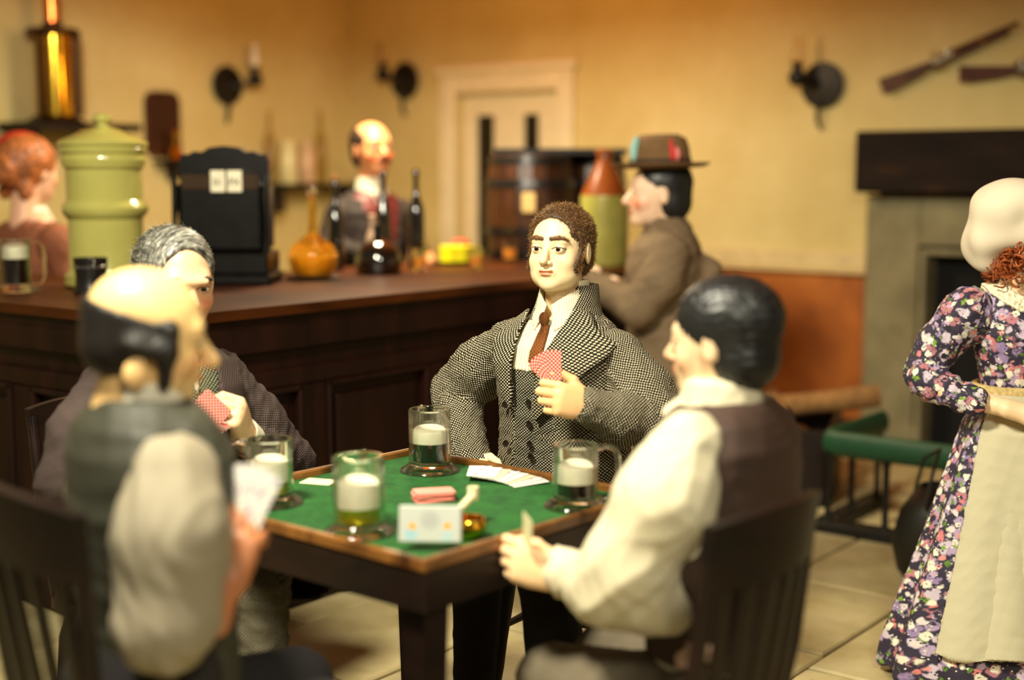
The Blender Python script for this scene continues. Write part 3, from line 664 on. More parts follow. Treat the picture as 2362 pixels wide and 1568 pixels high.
# ================================================================= OTHER FIGURES
BLK=plain('black_leather',(20,17,15),.3)
def hairshell(P,o,R,s,extra,mat,h=.005,amp=.003,L=.03,grow=1.0,seed=3,name='hair',dirn=None):
    base=[ell((0,-.022,.036),(.0865*grow,.106*grow,.0905*grow)),ell((0,-.05,-.03),(.074*grow,.070*grow,.062*grow),k=.03)]
    F,lo,hh=field(xf(base+extra,o,R,s),h); V,Q=nets(F,lo,hh); V=relax(V,Q,1); N=vnormals(V,Q); V=V+N*waves(V,amp,L,seed,dirn=dirn)[:,None]
    return link(name,npmesh(name,V,Q),mat,P),V,N
FACECUT=[ell((0,.095,.005),(.062,.075,.078),op='s',k=.012),ell((0,.06,-.06),(.086,.075,.075),op='s',k=.012),ell((-.087,-.008,-.018),(.03,.02,.03),op='s',k=.008),ell((.087,-.008,-.018),(.03,.02,.03),op='s',k=.008),rbx((0,-.02,-.125),(.2,.2,.03),.0,op='s',k=.01)]
def brows(P,o,R,s,mat,dz=.0225,th=.0045,h=.003,dy=0):
    for sd in(-1,1):
        pr=xf([cap((sd*.016,.090+dy,dz-.001),(sd*.036,.086+dy,dz+.003),th,th,k=.004),cap((sd*.036,.086+dy,dz+.003),(sd*.052,.073+dy,dz-.002),th,th*.5,k=.004)],o,R,s)
        F,lo,hh=field(pr,h*.6); V,Q=nets(F,lo,hh); link('eyebrow',npmesh('eyebrow',V,Q),mat,P)
def person(label,base,th): return thing('person',label,'person',(base[0],base[1],0),math.radians(th))
def legs(P,hip,kneeR,kneeL,ankR,ankL,mat,h=.012,r=(.095,.085,.06),fold=None,seatrows=None):
    pr=[loft(seatrows or [(hip[2]-.1,hip[0],hip[1]-.02,.17,.125),(hip[2]+.02,hip[0],hip[1],.17,.12),(hip[2]+.14,hip[0],hip[1],.15,.11)])]
    for k_,a_,sx in((kneeR,ankR,1),(kneeL,ankL,-1)):
        pr+=[cap((hip[0]+sx*.09,hip[1],hip[2]),k_,r[0],r[1],k=.04),cap(k_,a_,r[1]*.92,r[2],k=.03)]
    b=[(kneeR,ankR,r[1]),(kneeL,ankL,r[1]),((hip[0]+.09,hip[1],hip[2]),kneeR,r[0]),((hip[0]-.09,hip[1],hip[2]),kneeL,r[0])]
    sdf('trousers',pr,h,mat,P,b,fold=fold)
    for a_ in(ankR,ankL):
        x,y,z=a_; sdf('shoe',[ell((x,y+.06,.04),(.045,.11,.04)),cap((x,y,.05),(x,y,z),.04,.045,k=.03),fn(lambda X,Y,Z:Z+0*X+0*Y,(x-.2,y-.2,-.1),(x+.2,y+.3,.0),op='s',k=.004)],.011,BLK,P)
def torso(z0,z1,a,b,cx=0,cy=0,n=2.2,sh=.9):
    H=z1-z0; return loft([(z0,cx,cy,a*.88,b*.95),(z0+.25*H,cx,cy,a*.84,b*.95),(z0+.6*H,cx,cy,a*.97,b*1.02),(z0+.82*H,cx,cy-.005,a*1.0,b*.95),(z0+.92*H,cx,cy-.01,a*.82,b*.78),(z1,cx,cy-.012,a*.42,b*.56)],n=n)
# ---------------------------------------------------------------- grey-haired man, far left of the table
def grey():
    P=person('grey-haired man in dark jacket and pale-flecked waistcoat with pearl buttons, seated at the left',(2.23,2.86),178)
    R=rot3(rz=-17,rx=-7); o=(-.058,.005,1.262); s=1.10
    skc=np.array(lin((236,188,148))); V1=surf(xf(headp(nose=1.35,jaw=1.05,neck=.2)+lids(o,R,s)+[cap((-.03,.10,.018),(.03,.10,.018),.009,k=.02)],o,R,s),.0028,skincol(o,R,s,base=skc,blush=.6))
    wl=np.array((-.13,.165,.875)); HR=frame((.50,.42,.62),(-.52,.80,-.1)); V2=surf(xf(handp(1,curls=((70,60,40),(74,62,40),(76,64,40),(80,64,40)),thumb=(.45,.95,-.45),tb=30,spread=0),wl,HR,1.15)+[cap((-.30,.06,.76),wl,.038,.027,k=.02)],.0024,const(np.array(lin((250,206,160)))))
    wr=np.array((.20,.24,.70)); V3=surf(xf(handp(-1,curls=((20,25,15),)*4),wr,frame((-.6,.8,-.1),(.2,.1,1)),1.05)+[cap((.30,.02,.80),wr,.04,.03,k=.02)],.005,const(skc))
    V4=surf([torso(.45,1.10,.16,.10,-.02),cap((.15,0,.98),(.30,.02,.80),.05,.04),cap((-.18,0,.97),(-.36,.03,.76),.05,.04),cap((.07,0,.52),(.035,.38,.56),.05,.05),cap((.035,.38,.55),(.035,.40,.1),.04,.035),cap((-.10,0,.52),(-.10,.23,.54),.05,.05),cap((-.10,.23,.53),(-.10,.26,.1),.04,.035)],.013,const(skc))
    body(P,[V1,V2,V3,V4]); eyes(o,R,s,P,gaze=(.15,1,-.25),iris=(40,26,18))
    gh=NT('grey_hair'); c=gh.coord('Object',(14,140,30)); n=gh.n('ShaderNodeTexNoise'); n.inputs['Scale'].default_value=1.6; n.inputs['Detail'].default_value=3; gh.l(c,n.inputs['Vector']); gh.l(gh.ramp(n.outputs[0],[(.35,lin((40,38,34))),(.55,lin((120,118,108))),(.72,lin((198,196,182)))]),gh.b.inputs['Base Color']); gh.inp('Roughness',.4); gh=gh.m
    ht,V,N=hairshell(P,o,R,s,[ell((0,.10,.012),(.070,.082,.078),op='s',k=.012),ell((0,.13,.075),(.052,.07,.035),op='s',k=.012)]+FACECUT[1:],gh,.0032,.0018,.03,1.04)
    c0=np.array(o)+R@np.array((0,.06,.14)); fl=lambda p:(lambda d:d*.9/np.linalg.norm(d,axis=1)[:,None])((p-c0)*np.array((1,1,1)))-np.tile(R@np.array((0,0,.25)),(len(p),1))
    strands('hair_strand',V,N,6500,.032,.0008,gh,ht,lambda p:np.tile(R@np.array((0,-.95,-.12)),(len(p),1)),.10,3,.12)
    brows(P,o,R,s,plain('dark_brow',(50,44,36),.7,var=.4,scale=80),.0205,.0062,.0026,.011)
    vb=[((0,0,.4),(0,0,1.3),.12)]
    vw=weave('flecked_waistcoat',(22,22,18),(196,200,160),pu=.011,pv=.0085,thr=.25)
    sdf('waistcoat',[torso(.48,1.12,.185,.125,-.025,0)],.006,vw,P,vb,fold=lambda V:waves(V,.003,.1,4))
    sdf('shirt_front',[patch([torso(.48,1.12,.185,.125,-.025,0)],.003,.003,[(-.08,1.14),(.03,1.14),(-.025,.98)],ymin=0),loft([(1.05,-.03,0,.08,.075),(1.13,-.045,0,.066,.066)])],.005,plain('white_linen',(236,228,204),.8),P)
    JK=knit('dark_knit_jacket',(74,62,58),p=.009,bump=.9,var=.5)
    jt=[torso(.46,1.11,.212,.15,-.025,-.015,2.3)]
    cut=fn(lambda X,Y,Z:np.maximum(np.abs(X+.02)-(.055+(Z-.85).clip(0,1)*.16+(.75-Z).clip(0,1)*.3),.03-Y),(-.3,.02,.4),(.3,.4,1.2),op='s',k=.01)
    sdf('jacket',jt+[cut,cap((-.04,0,1.05),(-.045,0,1.25),.066,.075,op='s')],.007,JK,P,[((0,0,.4),(0,0,1.3),.17)],fold=lambda V:waves(V,.006,.12,5))
    for pl in([(-.11,1.10),(-.16,1.08),(-.19,1.02),(-.175,.93),(-.08,.80),(-.075,.92)],[(.05,1.10),(.10,1.08),(.13,1.02),(.115,.93),(.04,.80),(.035,.92)]): sdf('lapel',[patch(jt,.010,.005,pl,ymin=-.03)],.005,JK,P,[((0,0,.4),(0,0,1.3),.17)])
    hole=xf([cap((0,-.02,0),(0,.06,0),.040,.044,op='s',k=.006)],wl,HR,1.0)
    sdf('jacket_sleeve',[cap((-.19,-.005,1.0),(-.30,.02,.87),.076,.066,k=.05),cap((-.30,.02,.87),(-.405,.05,.745),.066,.058,k=.05),cap((-.405,.05,.745),(-.25,.11,.80),.055,.05,k=.02),cap((-.25,.11,.80),(-.15,.15,.855),.052,.042,k=.02)]+hole,.0065,JK,P,[((-.17,0,1.03),(-.41,.05,.74),.07),((-.41,.05,.74),(-.15,.15,.855),.055)],fold=lambda V:waves(V,.006,.1,7))
    sdf('jacket_sleeve',[cap((.15,-.005,1.01),(.24,.0,.91),.076,.07,k=.05),cap((.24,.0,.91),(.305,.02,.80),.07,.064,k=.05),cap((.305,.02,.80),(.20,.22,.71),.062,.05,k=.03)],.0075,plain('mauve_sleeve',(128,112,100),.9,bump=.4,scale=30) if False else JK,P,[((.13,0,1.04),(.305,.02,.8),.07),((.305,.02,.8),(.2,.22,.71),.055)],fold=lambda V:waves(V,.006,.1,8))
    sdf('shirt_cuff',[cap((-.168,.145,.85),(-.140,.157,.874),.042,.040,k=.01)]+xf([cap((0,.0,0),(0,.06,0),.034,.034,op='s',k=.003)],wl,HR,1.0),.004,plain('white_linen',(236,228,204),.8),P)
    PB=plain('pearl_button',(240,240,226),.12,coat=1)
    for x,z in((.012,.965),(.0,.915),(-.012,.865),(.045,.975),(.036,.925),(.028,.875)): MB().sphere((x-.01,.126-abs(x)*.06,z),(.0085,.006,.0085)).build('button',PB,P)
    tw=weave('flecked_trousers',(44,40,36),(168,158,126),pu=.010,pv=.0075,thr=.2)
    legs(P,(-.02,0,.52),(.035,.40,.565),(-.10,.24,.54),(.035,.41,.10),(-.10,.26,.10),tw,.008,(.09,.088,.070),fold=lambda V:waves(V,.008,.14,9,dirn=(0,0,1)))
    sdf('jacket_skirt',[patch([cap((-.10,.0,.53),(-.20,.36,.56),.10,.098,k=.05),cap((.08,0,.53),(-.1,.30,.56),.09,.09,k=.05)],.004,.005,[(-.32,.44),(.0,.44),(.0,.70),(-.32,.70)],ymin=.05,ymax=.36)],.008,JK,P,[((0,0,.4),(0,.3,.5),.12)])
    return P
GREY=grey()
# ---------------------------------------------------------------- balding man, nearest at the left
def bald():
    P=person('balding man seen from behind in grey shirt sleeves and dark green waistcoat',(1.63,2.115),-108)
    R=rot3(rz=-16,rx=-10); o=(0,.0,1.238); s=1.06
    skc=np.array(lin((246,206,140))); V1=surf(xf(headp(nose=1.5,jaw=1.05,neck=.2,ears=False)+lids(o,R,s)+[ell((sd*.080,-.022,-.062),(.014,.022,.030),k=.008) for sd in(-1,1)],o,R,s),.005,skincol(o,R,s,base=skc,blush=.5))
    tn=np.array(lin((176,112,72))); wr=np.array((.222,.045,.80)); HR=frame((-.05,.35,.90),(.75,-.55,.35)); V2=surf(xf(handp(-1,curls=((25,45,30),(35,55,35),(45,60,40),(50,60,40)),thumb=(.7,.8,-.3),tb=10),wr,HR,1.12)+[cap((.225,-.05,.74),wr,.032,.024,k=.02)],.004,const(tn))
    wl=np.array((-.04,.13,.875)); V3=surf(xf(handp(1,curls=((45,55,30),)*4),wl,frame((.5,.3,.6),(-.3,.8,.1)),1.05)+[cap((-.24,.03,.78),wl,.04,.027,k=.02)],.005,const(tn))
    V4=surf([torso(.40,1.10,.17,.11),cap((.16,0,1.0),(.225,-.06,.76),.05,.042),cap((-.16,0,1.0),(-.24,.02,.78),.05,.042)],.016,const(skc)); body(P,[V1,V2,V3,V4]); eyes(o,R,s,P,gaze=(0,1,-.2))
    hm=plain('black_hair',(26,21,17),.5,var=.3,scale=40)
    hairshell(P,o,R,s,[ell((0,.012,.105),(.13,.155,.092),op='s',k=.012),rbx((0,.12,.0),(.2,.072,.2),0,op='s',k=.02),rbx((0,.02,-.125),(.2,.2,.045),.0,op='s',k=.01)]+[cap((sd*.080,.025,.02),(sd*.074,.030,-.075),.016,.013,k=.02) for sd in(-1,1)]+[cap((sd*.080,-.03,-.015),(sd*.078,.025,-.02),.020,.018,k=.02) for sd in(-1,1)],hm,.006,.003,.03)
    brows(P,o,R,s,hm)
    VS=plain('dark_green_waistcoat',(54,54,42),.6,bump=.3); SHm=plain('grey_shirt',(146,136,114),.75,var=.1,scale=5)
    sdf('waistcoat',[torso(.56,1.125,.212,.15,0,-.005,2.4),cap((0,-.005,1.10),(0,-.0,1.3),.07,.08,op='s',k=.01)]+[cap((sx*.245,-.01,1.12),(sx*.235,-.01,.86),.075,.07,op='s',k=.02) for sx in(-1,1)],.009,VS,P,fold=lambda V:waves(V,.005,.15,6))
    sdf('shirt',[torso(.50,1.10,.19,.128)],.012,SHm,P)
    sdf('shirt_collar',[loft([(1.07,0,-.008,.082,.078),(1.155,0,-.012,.066,.066)])],.007,plain('white_linen',(236,228,204),.8),P)
    sdf('neckcloth',[loft([(1.055,0,-.006,.10,.092),(1.075,0,-.008,.102,.094),(1.11,0,-.010,.084,.08)])],.008,plain('black_silk',(20,20,19),.4),P)
    sdf('shirt_sleeve',[cap((.175,-.03,1.0),(.215,-.05,.90),.083,.097,k=.05),cap((.215,-.05,.90),(.232,-.065,.765),.097,.090,k=.06),cap((.232,-.075,.75),(.225,-.04,.76),.080,.058,k=.05),cap((.226,-.04,.765),(.218,-.018,.785),.050,.048,k=.02),cap((.222,.0,.785),(.222,.045,.86),.036,.036,op='s',k=.004)],.009,SHm,P,fold=lambda V:waves(V,.009,.13,15,dirn=(.5,.5,.2)))
    sdf('shirt_sleeve',[cap((-.175,-.02,1.0),(-.22,-.01,.90),.083,.085,k=.05),cap((-.22,-.01,.90),(-.24,.02,.78),.085,.075,k=.06),cap((-.24,.02,.78),(-.12,.17,.83),.066,.05,k=.04)],.011,SHm,P,fold=lambda V:waves(V,.007,.13,16))
    legs(P,(0,-.02,.47),(.08,.30,.44),(-.12,.34,.44),(.08,.30,.10),(-.12,.32,.10),plain('black_trousers',(28,24,24),.85,bump=.3),.013,(.09,.08,.06),seatrows=[(.40,0,-.05,.20,.15),(.52,0,-.04,.215,.16),(.62,0,-.02,.20,.15),(.70,0,-.01,.18,.13)])
    return P
BALD=bald()
# ---------------------------------------------------------------- black-haired man, nearest at the right
def dark():
    P=person('black-haired young man in cream shirt and brown waistcoat, seen from behind on a dark chair',(2.52,1.42),2)
    R=rot3(rz=7,rx=-3); o=(0,-.022,1.198); s=1.0
    skc=np.array(lin((240,206,164))); V1=surf(xf(headp(nose=1.2,jaw=1.0,neck=.2)+lids(o,R,s),o,R,s),.004,skincol(o,R,s,base=skc,blush=.6))
    wl=np.array((-.205,.235,.70)); HR=frame((-.55,.75,.28),(-.70,-.62,.12)); V2=surf(xf(handp(1,curls=((52,82,45),(60,86,45),(67,88,45),(72,88,45)),thumb=(.50,.95,-.42),tb=30,spread=0),wl,HR,1.18)+[cap((-.235,.10,.685),wl,.04,.028,k=.02)],.0035,const(np.array(lin((250,208,160)))))
    wr=np.array((.12,.20,.66)); V3=surf(xf(handp(-1,curls=((25,35,20),)*4),wr,frame((-.3,.9,-.2),(.1,.2,.9)),1.0)+[cap((.24,.06,.72),wr,.04,.027,k=.02)],.006,const(skc))
    V4=surf([torso(.40,1.07,.17,.11,0,-.03),cap((.16,-.05,.98),(.24,.06,.72),.05,.042),cap((-.16,-.05,.98),(-.235,.10,.69),.05,.042)],.016,const(skc)); body(P,[V1,V2,V3,V4]); eyes(o,R,s,P)
    hm=plain('blue_black_hair',(28,28,28),.42,var=.35,scale=30)
    hairshell(P,o,R,s,[ell((0,.108,-.005),(.064,.060,.070),op='s',k=.012),ell((0,.085,-.07),(.088,.075,.06),op='s',k=.012),ell((-.09,.0,-.030),(.03,.022,.028),op='s',k=.008),ell((.09,.0,-.030),(.03,.022,.028),op='s',k=.008),ell((0,-.06,-.045),(.080,.062,.065),k=.03),rbx((0,.03,-.12),(.2,.08,.03),.0,op='s',k=.01),ell((0,-.03,.045),(.094,.112,.088),k=.02)],hm,.005,.004,.03,1.03)
    brows(P,o,R,s,hm)
    CS=plain('cream_shirt',(222,212,180),.7,var=.03,scale=5,sub=.05); BV=plain('brown_waistcoat',(66,46,36),.7,bump=.3)
    hat=plain('linen_band',(206,190,150),.7)
    sdf('shirt',[torso(.50,1.075,.188,.128,0,-.03)],.012,CS,P)
    sdf('shirt_collar',[loft([(1.01,0,-.03,.108,.10),(1.04,0,-.03,.098,.094),(1.07,0,-.032,.088,.086),(1.115,0,-.032,.080,.080),(1.125,0,-.032,.068,.07)]),ell((-.03,.05,1.035),(.05,.035,.03),k=.03)],.007,CS,P,fold=lambda V:waves(V,.003,.06,4))
    sdf('waistcoat',[torso(.54,1.085,.205,.148,0,-.035,2.4),cap((0,-.03,1.03),(0,-.03,1.3),.092,.11,op='s',k=.01)]+[cap((sx*.24,-.035,1.12),(sx*.225,-.035,.82),.078,.07,op='s',k=.02) for sx in(-1,1)],.009,BV,P,fold=lambda V:waves(V,.004,.15,6))
    slv=[cap((-.165,-.045,1.0),(-.21,-.02,.90),.076,.094,k=.05),cap((-.21,-.02,.90),(-.232,.05,.76),.094,.090,k=.06),cap((-.232,.05,.76),(-.238,.10,.705),.086,.078,k=.05),cap((-.236,.10,.70),(-.205,.22,.705),.074,.052,k=.04),cap((-.207,.215,.703),(-.203,.245,.712),.050,.048,k=.01),ell((-.20,.0,.66),(.05,.08,.05),k=.06)]
    sdf('shirt_sleeve',slv+[cap((-.204,.235,.71),(-.19,.30,.74),.033,.036,op='s',k=.004)],.0085,CS,P,fold=lambda V:waves(V,.007,.12,25,dirn=(.2,.8,.3)))
    sdf('shirt_sleeve',[cap((.15,-.02,.99),(.19,.02,.90),.070,.078,k=.05),cap((.19,.02,.90),(.24,.06,.73),.085,.07,k=.06),cap((.24,.06,.72),(.13,.19,.67),.062,.045,k=.04)],.012,CS,P)
    legs(P,(0,-.04,.45),(.10,.30,.42),(-.13,.30,.43),(.10,.32,.10),(-.13,.32,.10),knit('grey_fleck_trousers',(112,102,84),p=.008,var=.5),.011,(.095,.082,.062),fold=lambda V:waves(V,.006,.12,9))
    sdf('handkerchief',[ell((-.155,-.075,.585),(.028,.045,.030)),ell((-.165,-.05,.56),(.03,.03,.022),k=.02)],.006,plain('pinkish_cloth',(226,190,166),.7,var=.3,scale=20),P,fold=lambda V:waves(V,.006,.04,3))
    return P
DARK=dark()
# ---------------------------------------------------------------- maid
def floral():
    t=NT('floral_print'); uv=t.coord('UV'); base=lin((46,38,58)); col=None
    def layer(prev,sc,seed,thr,cols,rnd=1.0,soft=.06):
        mp=t.n('ShaderNodeMapping'); t.l(uv,mp.inputs[0]); mp.inputs['Location'].default_value=(seed*3.7,seed*1.3,0)
        nz=t.n('ShaderNodeTexNoise'); nz.inputs['Scale'].default_value=sc*1.6; t.l(mp.outputs[0],nz.inputs['Vector'])
        ad=t.n('ShaderNodeMix',data_type='VECTOR'); ad.inputs[0].default_value=.012*60/sc; t.l(mp.outputs[0],ad.inputs[4]); t.l(nz.outputs['Color'],ad.inputs[5])
        v=t.n('ShaderNodeTexVoronoi'); v.inputs['Scale'].default_value=sc; v.inputs['Randomness'].default_value=rnd; t.l(ad.outputs[1],v.inputs['Vector'])
        m=t.n('ShaderNodeMapRange'); m.inputs[1].default_value=thr+soft; m.inputs[2].default_value=thr-soft; t.l(v.outputs['Distance'],m.inputs[0])
        sp=t.n('ShaderNodeSeparateColor'); t.l(v.outputs['Color'],sp.inputs[0]); r=t.n('ShaderNodeValToRGB'); r.color_ramp.interpolation='CONSTANT'; e=r.color_ramp.elements
        while len(e)<len(cols): e.new(.5)
        for i_,(q,c_) in enumerate(zip(e,cols)): q.position=i_/len(cols); q.color=(*lin(c_),1)
        t.l(sp.outputs[0],r.inputs[0]); return t.mix(m.outputs[0],prev,r.outputs[0])
    col=layer(base,27,1,.46,((178,156,188),(150,128,170),(206,190,204),(186,120,132)))
    col=layer(col,35,2,.33,((214,126,124),(46,38,58),(196,170,196),(222,150,146),(46,38,58)))
    col=layer(col,38,3,.28,((122,158,52),(46,38,58),(96,132,44),(46,38,58)))
    col=layer(col,32,4,.34,((232,224,204),(46,38,58),(226,214,210),(240,232,210)))
    col=layer(col,90,5,.22,((236,228,206),(46,38,58),(40,32,52)))
    t.l(col,t.b.inputs['Base Color']); t.inp('Roughness',.75); return t.m
def lace():
    t=NT('cream_lace'); c=t.coord(); v=t.n('ShaderNodeTexVoronoi'); v.inputs['Scale'].default_value=85; t.l(c,v.inputs['Vector']); n=t.noise(150,2,c)
    f=t.math('ADD',v.outputs['Distance'],t.math('MULTIPLY',n,.35)); t.l(t.ramp(f,[(.16,lin((90,70,40))),(.30,lin((226,212,168))),(.7,lin((246,238,206)))]),t.b.inputs['Base Color']); t.inp('Roughness',.8); t.bump(f,1.0,.006); return t.m
def maid():
    P=person('maid in white lace-edged cap, floral dress and cream apron, standing at the right frame edge',(4.228,1.318),146)
    R=rot3(rz=56,rx=-2); o=(.0,.03,1.325); s=.98
    skc=np.array(lin((248,212,168))); V1=surf(xf(headp(nose=.9,jaw=.9,neck=.24,nr=.047)+lids(o,R,s),o,R,s)+[cap((-.09,-.015,1.13),(.09,-.015,1.13),.052,k=.05),ell((0,.0,1.11),(.115,.075,.07),k=.04)],.0035,skincol(o,R,s,base=skc,blush=.7))
    wr=np.array((.10,.175,.845)); HR=frame((-.85,.35,-.25),(.35,.85,.35)); V2=surf(xf(handp(-1,curls=((35,50,30),(42,55,30),(50,60,35),(55,60,35)),thumb=(.5,.95,-.2),tb=5),wr,HR,.95)+[cap((.255,.02,.895),wr,.036,.024,k=.02)],.0028,const(skc))
    wl=np.array((-.13,.15,.86)); V3=surf(xf(handp(1,curls=((45,55,30),)*4),wl,frame((.6,.6,-.3),(-.3,.8,.3)),.92)+[cap((-.22,.0,.93),wl,.036,.024,k=.02)],.005,const(skc))
    V4=surf([loft([(.62,0,0,.13,.10),(.9,0,0,.10,.085),(1.05,0,0,.14,.1),(1.17,0,-.01,.12,.07)]),cap((.08,0,.65),(.08,.02,.1),.07,.04),cap((-.08,0,.65),(-.08,.02,.1),.07,.04)],.015,const(skc)); body(P,[V1,V2,V3,V4]); eyes(o,R,s,P)
    AU=plain('auburn_hair',(150,74,30),.45,var=.5,scale=35); ax=[cap((sd*.075,.035,-.01),(sd*.07,.03,-.075),.026,.022,k=.02) for sd in(-1,1)]
    ht,V,N=hairshell(P,o,R,s,FACECUT[:2]+ax+[ell((0,-.07,-.06),(.07,.05,.04),k=.02)],AU,.004,.006,.02,1.05)
    rg=np.random.RandomState(8)
    mb=MB()
    for k_ in range(150):   # ringlets round the nape and temples
        a=math.radians(rg.uniform(-165,20)+0); zz=rg.uniform(-.105,.03); q=np.array((.090*math.cos(a)*1.0,.108*math.sin(a)*1.0-.005,zz)); 
        if q[1]>.05: continue
        r0=rg.uniform(.010,.017); ph=rg.rand()*6; ax_=nrm(rg.normal(size=3)+np.array((0,0,.8))); u_=nrm(np.cross(ax_,(1,.3,0)));v_=np.cross(ax_,u_)
        pts=[tuple(np.array(o)+R@((q+u_*r0*math.cos(ph+i_*.75)+v_*r0*math.sin(ph+i_*.75)+ax_*(-.03+.0042*i_))*s)) for i_ in range(15)]
        mb.tube(pts,[.0022+.0012*math.sin(i_*.22) for i_ in range(15)],5)
    mb.build('ringlets',AU,ht)
    strands('hair_strand',V,N,3500,.02,.0006,plain('auburn_strand',(196,104,44),.4,var=.5,scale=60),ht,None,.7,13,.5)
    CAPM=plain('white_cotton',(222,208,182),.8,var=.03,sub=.08)
    cp=xf([ell((0,-.045,.088),(.134,.140,.126)),ell((0,-.12,.0),(.095,.070,.095),k=.05),rbx((0,-.02,-.15),(.3,.3,.065),0,op='s',k=.02)],o,R,s)
    Rn=R@np.array((0,-.80,.60)); on=np.array(o)
    pl=lambda X,Y,Z:(X-on[0])*Rn[0]+(Y-on[1])*Rn[1]+(Z-on[2])*Rn[2]+.004
    cp0=list(cp); cp=cp+[fn(lambda X,Y,Z:pl(X,Y,Z),on-.3,on+.3,op='s',k=.010)]
    sdf('cap',cp,.0045,CAPM,P,fold=lambda V:waves(V,.012,.13,5,n=3,ridge=False)-.010*np.exp(-((V[:,0]-.10)/.03)**2-((V[:,2]-1.40)/.05)**2))
    LC=lace(); lp=[]
    for sx in(-1,1):
        pts=[]
        for i_ in range(11):
            a=math.radians(90-sx*12*i_*1.0); 
            z=.105-.0155*i_; y=.045-.0075*i_*1.0; x=sx*(.098*math.sin(math.radians(9.5*i_))); pts.append((x,y,z))
        lp+=[0]
    sdf('cap_lace',[fn(lambda X,Y,Z:np.maximum(np.abs(pl(X,Y,Z)+.004)-.016,np.abs(feval(cp0,X,Y,Z)+.006)-.012),on-.2,on+.24)],.0036,LC,P,fold=lambda V:waves(V,.006,.022,9,ridge=False))
    FL=floral(); UB=[((0,0,.3),(0,0,1.3),.12)]
    bod=[loft([(.86,0,0,.105,.095),(.90,0,0,.108,.098),(.98,0,.005,.130,.112),(1.06,0,.01,.148,.120),(1.12,0,-.002,.150,.105),(1.165,0,-.01,.135,.085),(1.20,0,-.015,.10,.065)])]
    sdf('bodice',bod+[ell((0,.03,1.235),(.085,.12,.085),op='s',k=.01)],.005,FL,P,UB,fold=lambda V:waves(V,.003,.06,4))
    sdf('neckline_lace',[fn((lambda X,Y,Z:np.maximum(np.abs(pev(ell((0,.03,1.235),(.085,.12,.085)),X,Y,Z)-.016)-.024,np.abs(feval(bod,X,Y,Z)-.003)-.006)),(-.18,-.16,1.08),(.18,.16,1.24))],.0035,LC,P,fold=lambda V:waves(V,.003,.02,9,ridge=False))
    sk=[(.03,0,.0,.40,.33),(.10,0,0,.385,.32),(.25,0,0,.335,.28),(.45,0,0,.265,.225),(.65,0,0,.205,.175),(.78,0,0,.165,.145),(.86,0,0,.118,.105),(.905,0,0,.108,.098)]
    def skf(V):
        a=np.arctan2(V[:,1],V[:,0]); w_=np.clip((.9-V[:,2])/.8,0,1); return w_*.018*(np.sin(a*11+1.5*np.sin(a*3))+.5*np.sin(a*5+1))+waves(V,.003,.1,3)
    sdf('skirt',[loft(sk)],.008,FL,P,[((0,0,-.2),(0,0,1.0),.26)],fold=skf)
    ap=[loft([(z,cx,cy,a+.004,b+.004) for z,cx,cy,a,b in sk])]
    linen=knit('cream_linen',(206,198,166),p=.005,bump=.4,var=.05)
    sdf('apron',[fn(lambda X,Y,Z:np.maximum(np.maximum(np.abs(feval(ap,X,Y,Z)-.012)-.0075,(np.abs(np.arctan2(X,Y))-1.22)*.15),np.maximum(np.maximum(-Y,.135-Z),Z-.895)),(-.43,0,.12),(.43,.42,.92))],.007,linen,P,[((0,0,-.2),(0,0,1.0),.26)],fold=lambda V:skf(V)*.8)
    sdf('waistband',[fn(lambda X,Y,Z:np.maximum(np.abs(feval(ap,X,Y,Z)-.010)-.008,np.abs(Z-.895)-.013),(-.2,-.2,.87),(.2,.2,.92))],.004,plain('gold_braid',(206,180,116),.6,var=.3,scale=90,bump=.6),P)
    sR=[ell((.165,-.02,1.115),(.070,.070,.085)),cap((.18,-.03,1.12),(.225,-.07,1.03),.066,.062,k=.05),cap((.225,-.07,1.03),(.268,-.085,.945),.060,.052,k=.03),cap((.268,-.08,.935),(.278,-.06,.925),.060,.060,k=.012),cap((.278,-.06,.92),(.215,.09,.875),.058,.043,k=.02)]
    sdf('dress_sleeve',sR+[cap((.225,.07,.88),(.15,.15,.86),.029,.030,op='s',k=.003)],.0048,FL,P,[((.16,0,1.15),(.268,-.10,.93),.065),((.278,-.06,.93),(.215,.09,.875),.052)],fold=lambda V:waves(V,.009,.085,18,n=4,ridge=False)+waves(V,.003,.05,19))
    sL=[ell((-.165,-.02,1.115),(.070,.070,.085)),cap((-.18,-.03,1.12),(-.25,-.04,.95),.066,.055,k=.05),cap((-.25,-.04,.95),(-.15,.10,.88),.055,.043,k=.03)]
    sdf('dress_sleeve',sL,.008,FL,P,[((-.16,0,1.15),(-.25,-.04,.95),.065),((-.25,-.04,.95),(-.15,.10,.88),.05)])
    for x in(.1,-.1): sdf('shoe',[ell((x,.10,.035),(.04,.10,.035))],.012,BLK,P)
    return P
MAID=maid()
pd_=thing('wooden_paddle','worn brown wooden paddle held by the maid in front of her apron','paddle',(0,0,0))
WP=wood('worn_paddle',(70,44,22),(140,98,52),(14,14,5),.6,.4,0)
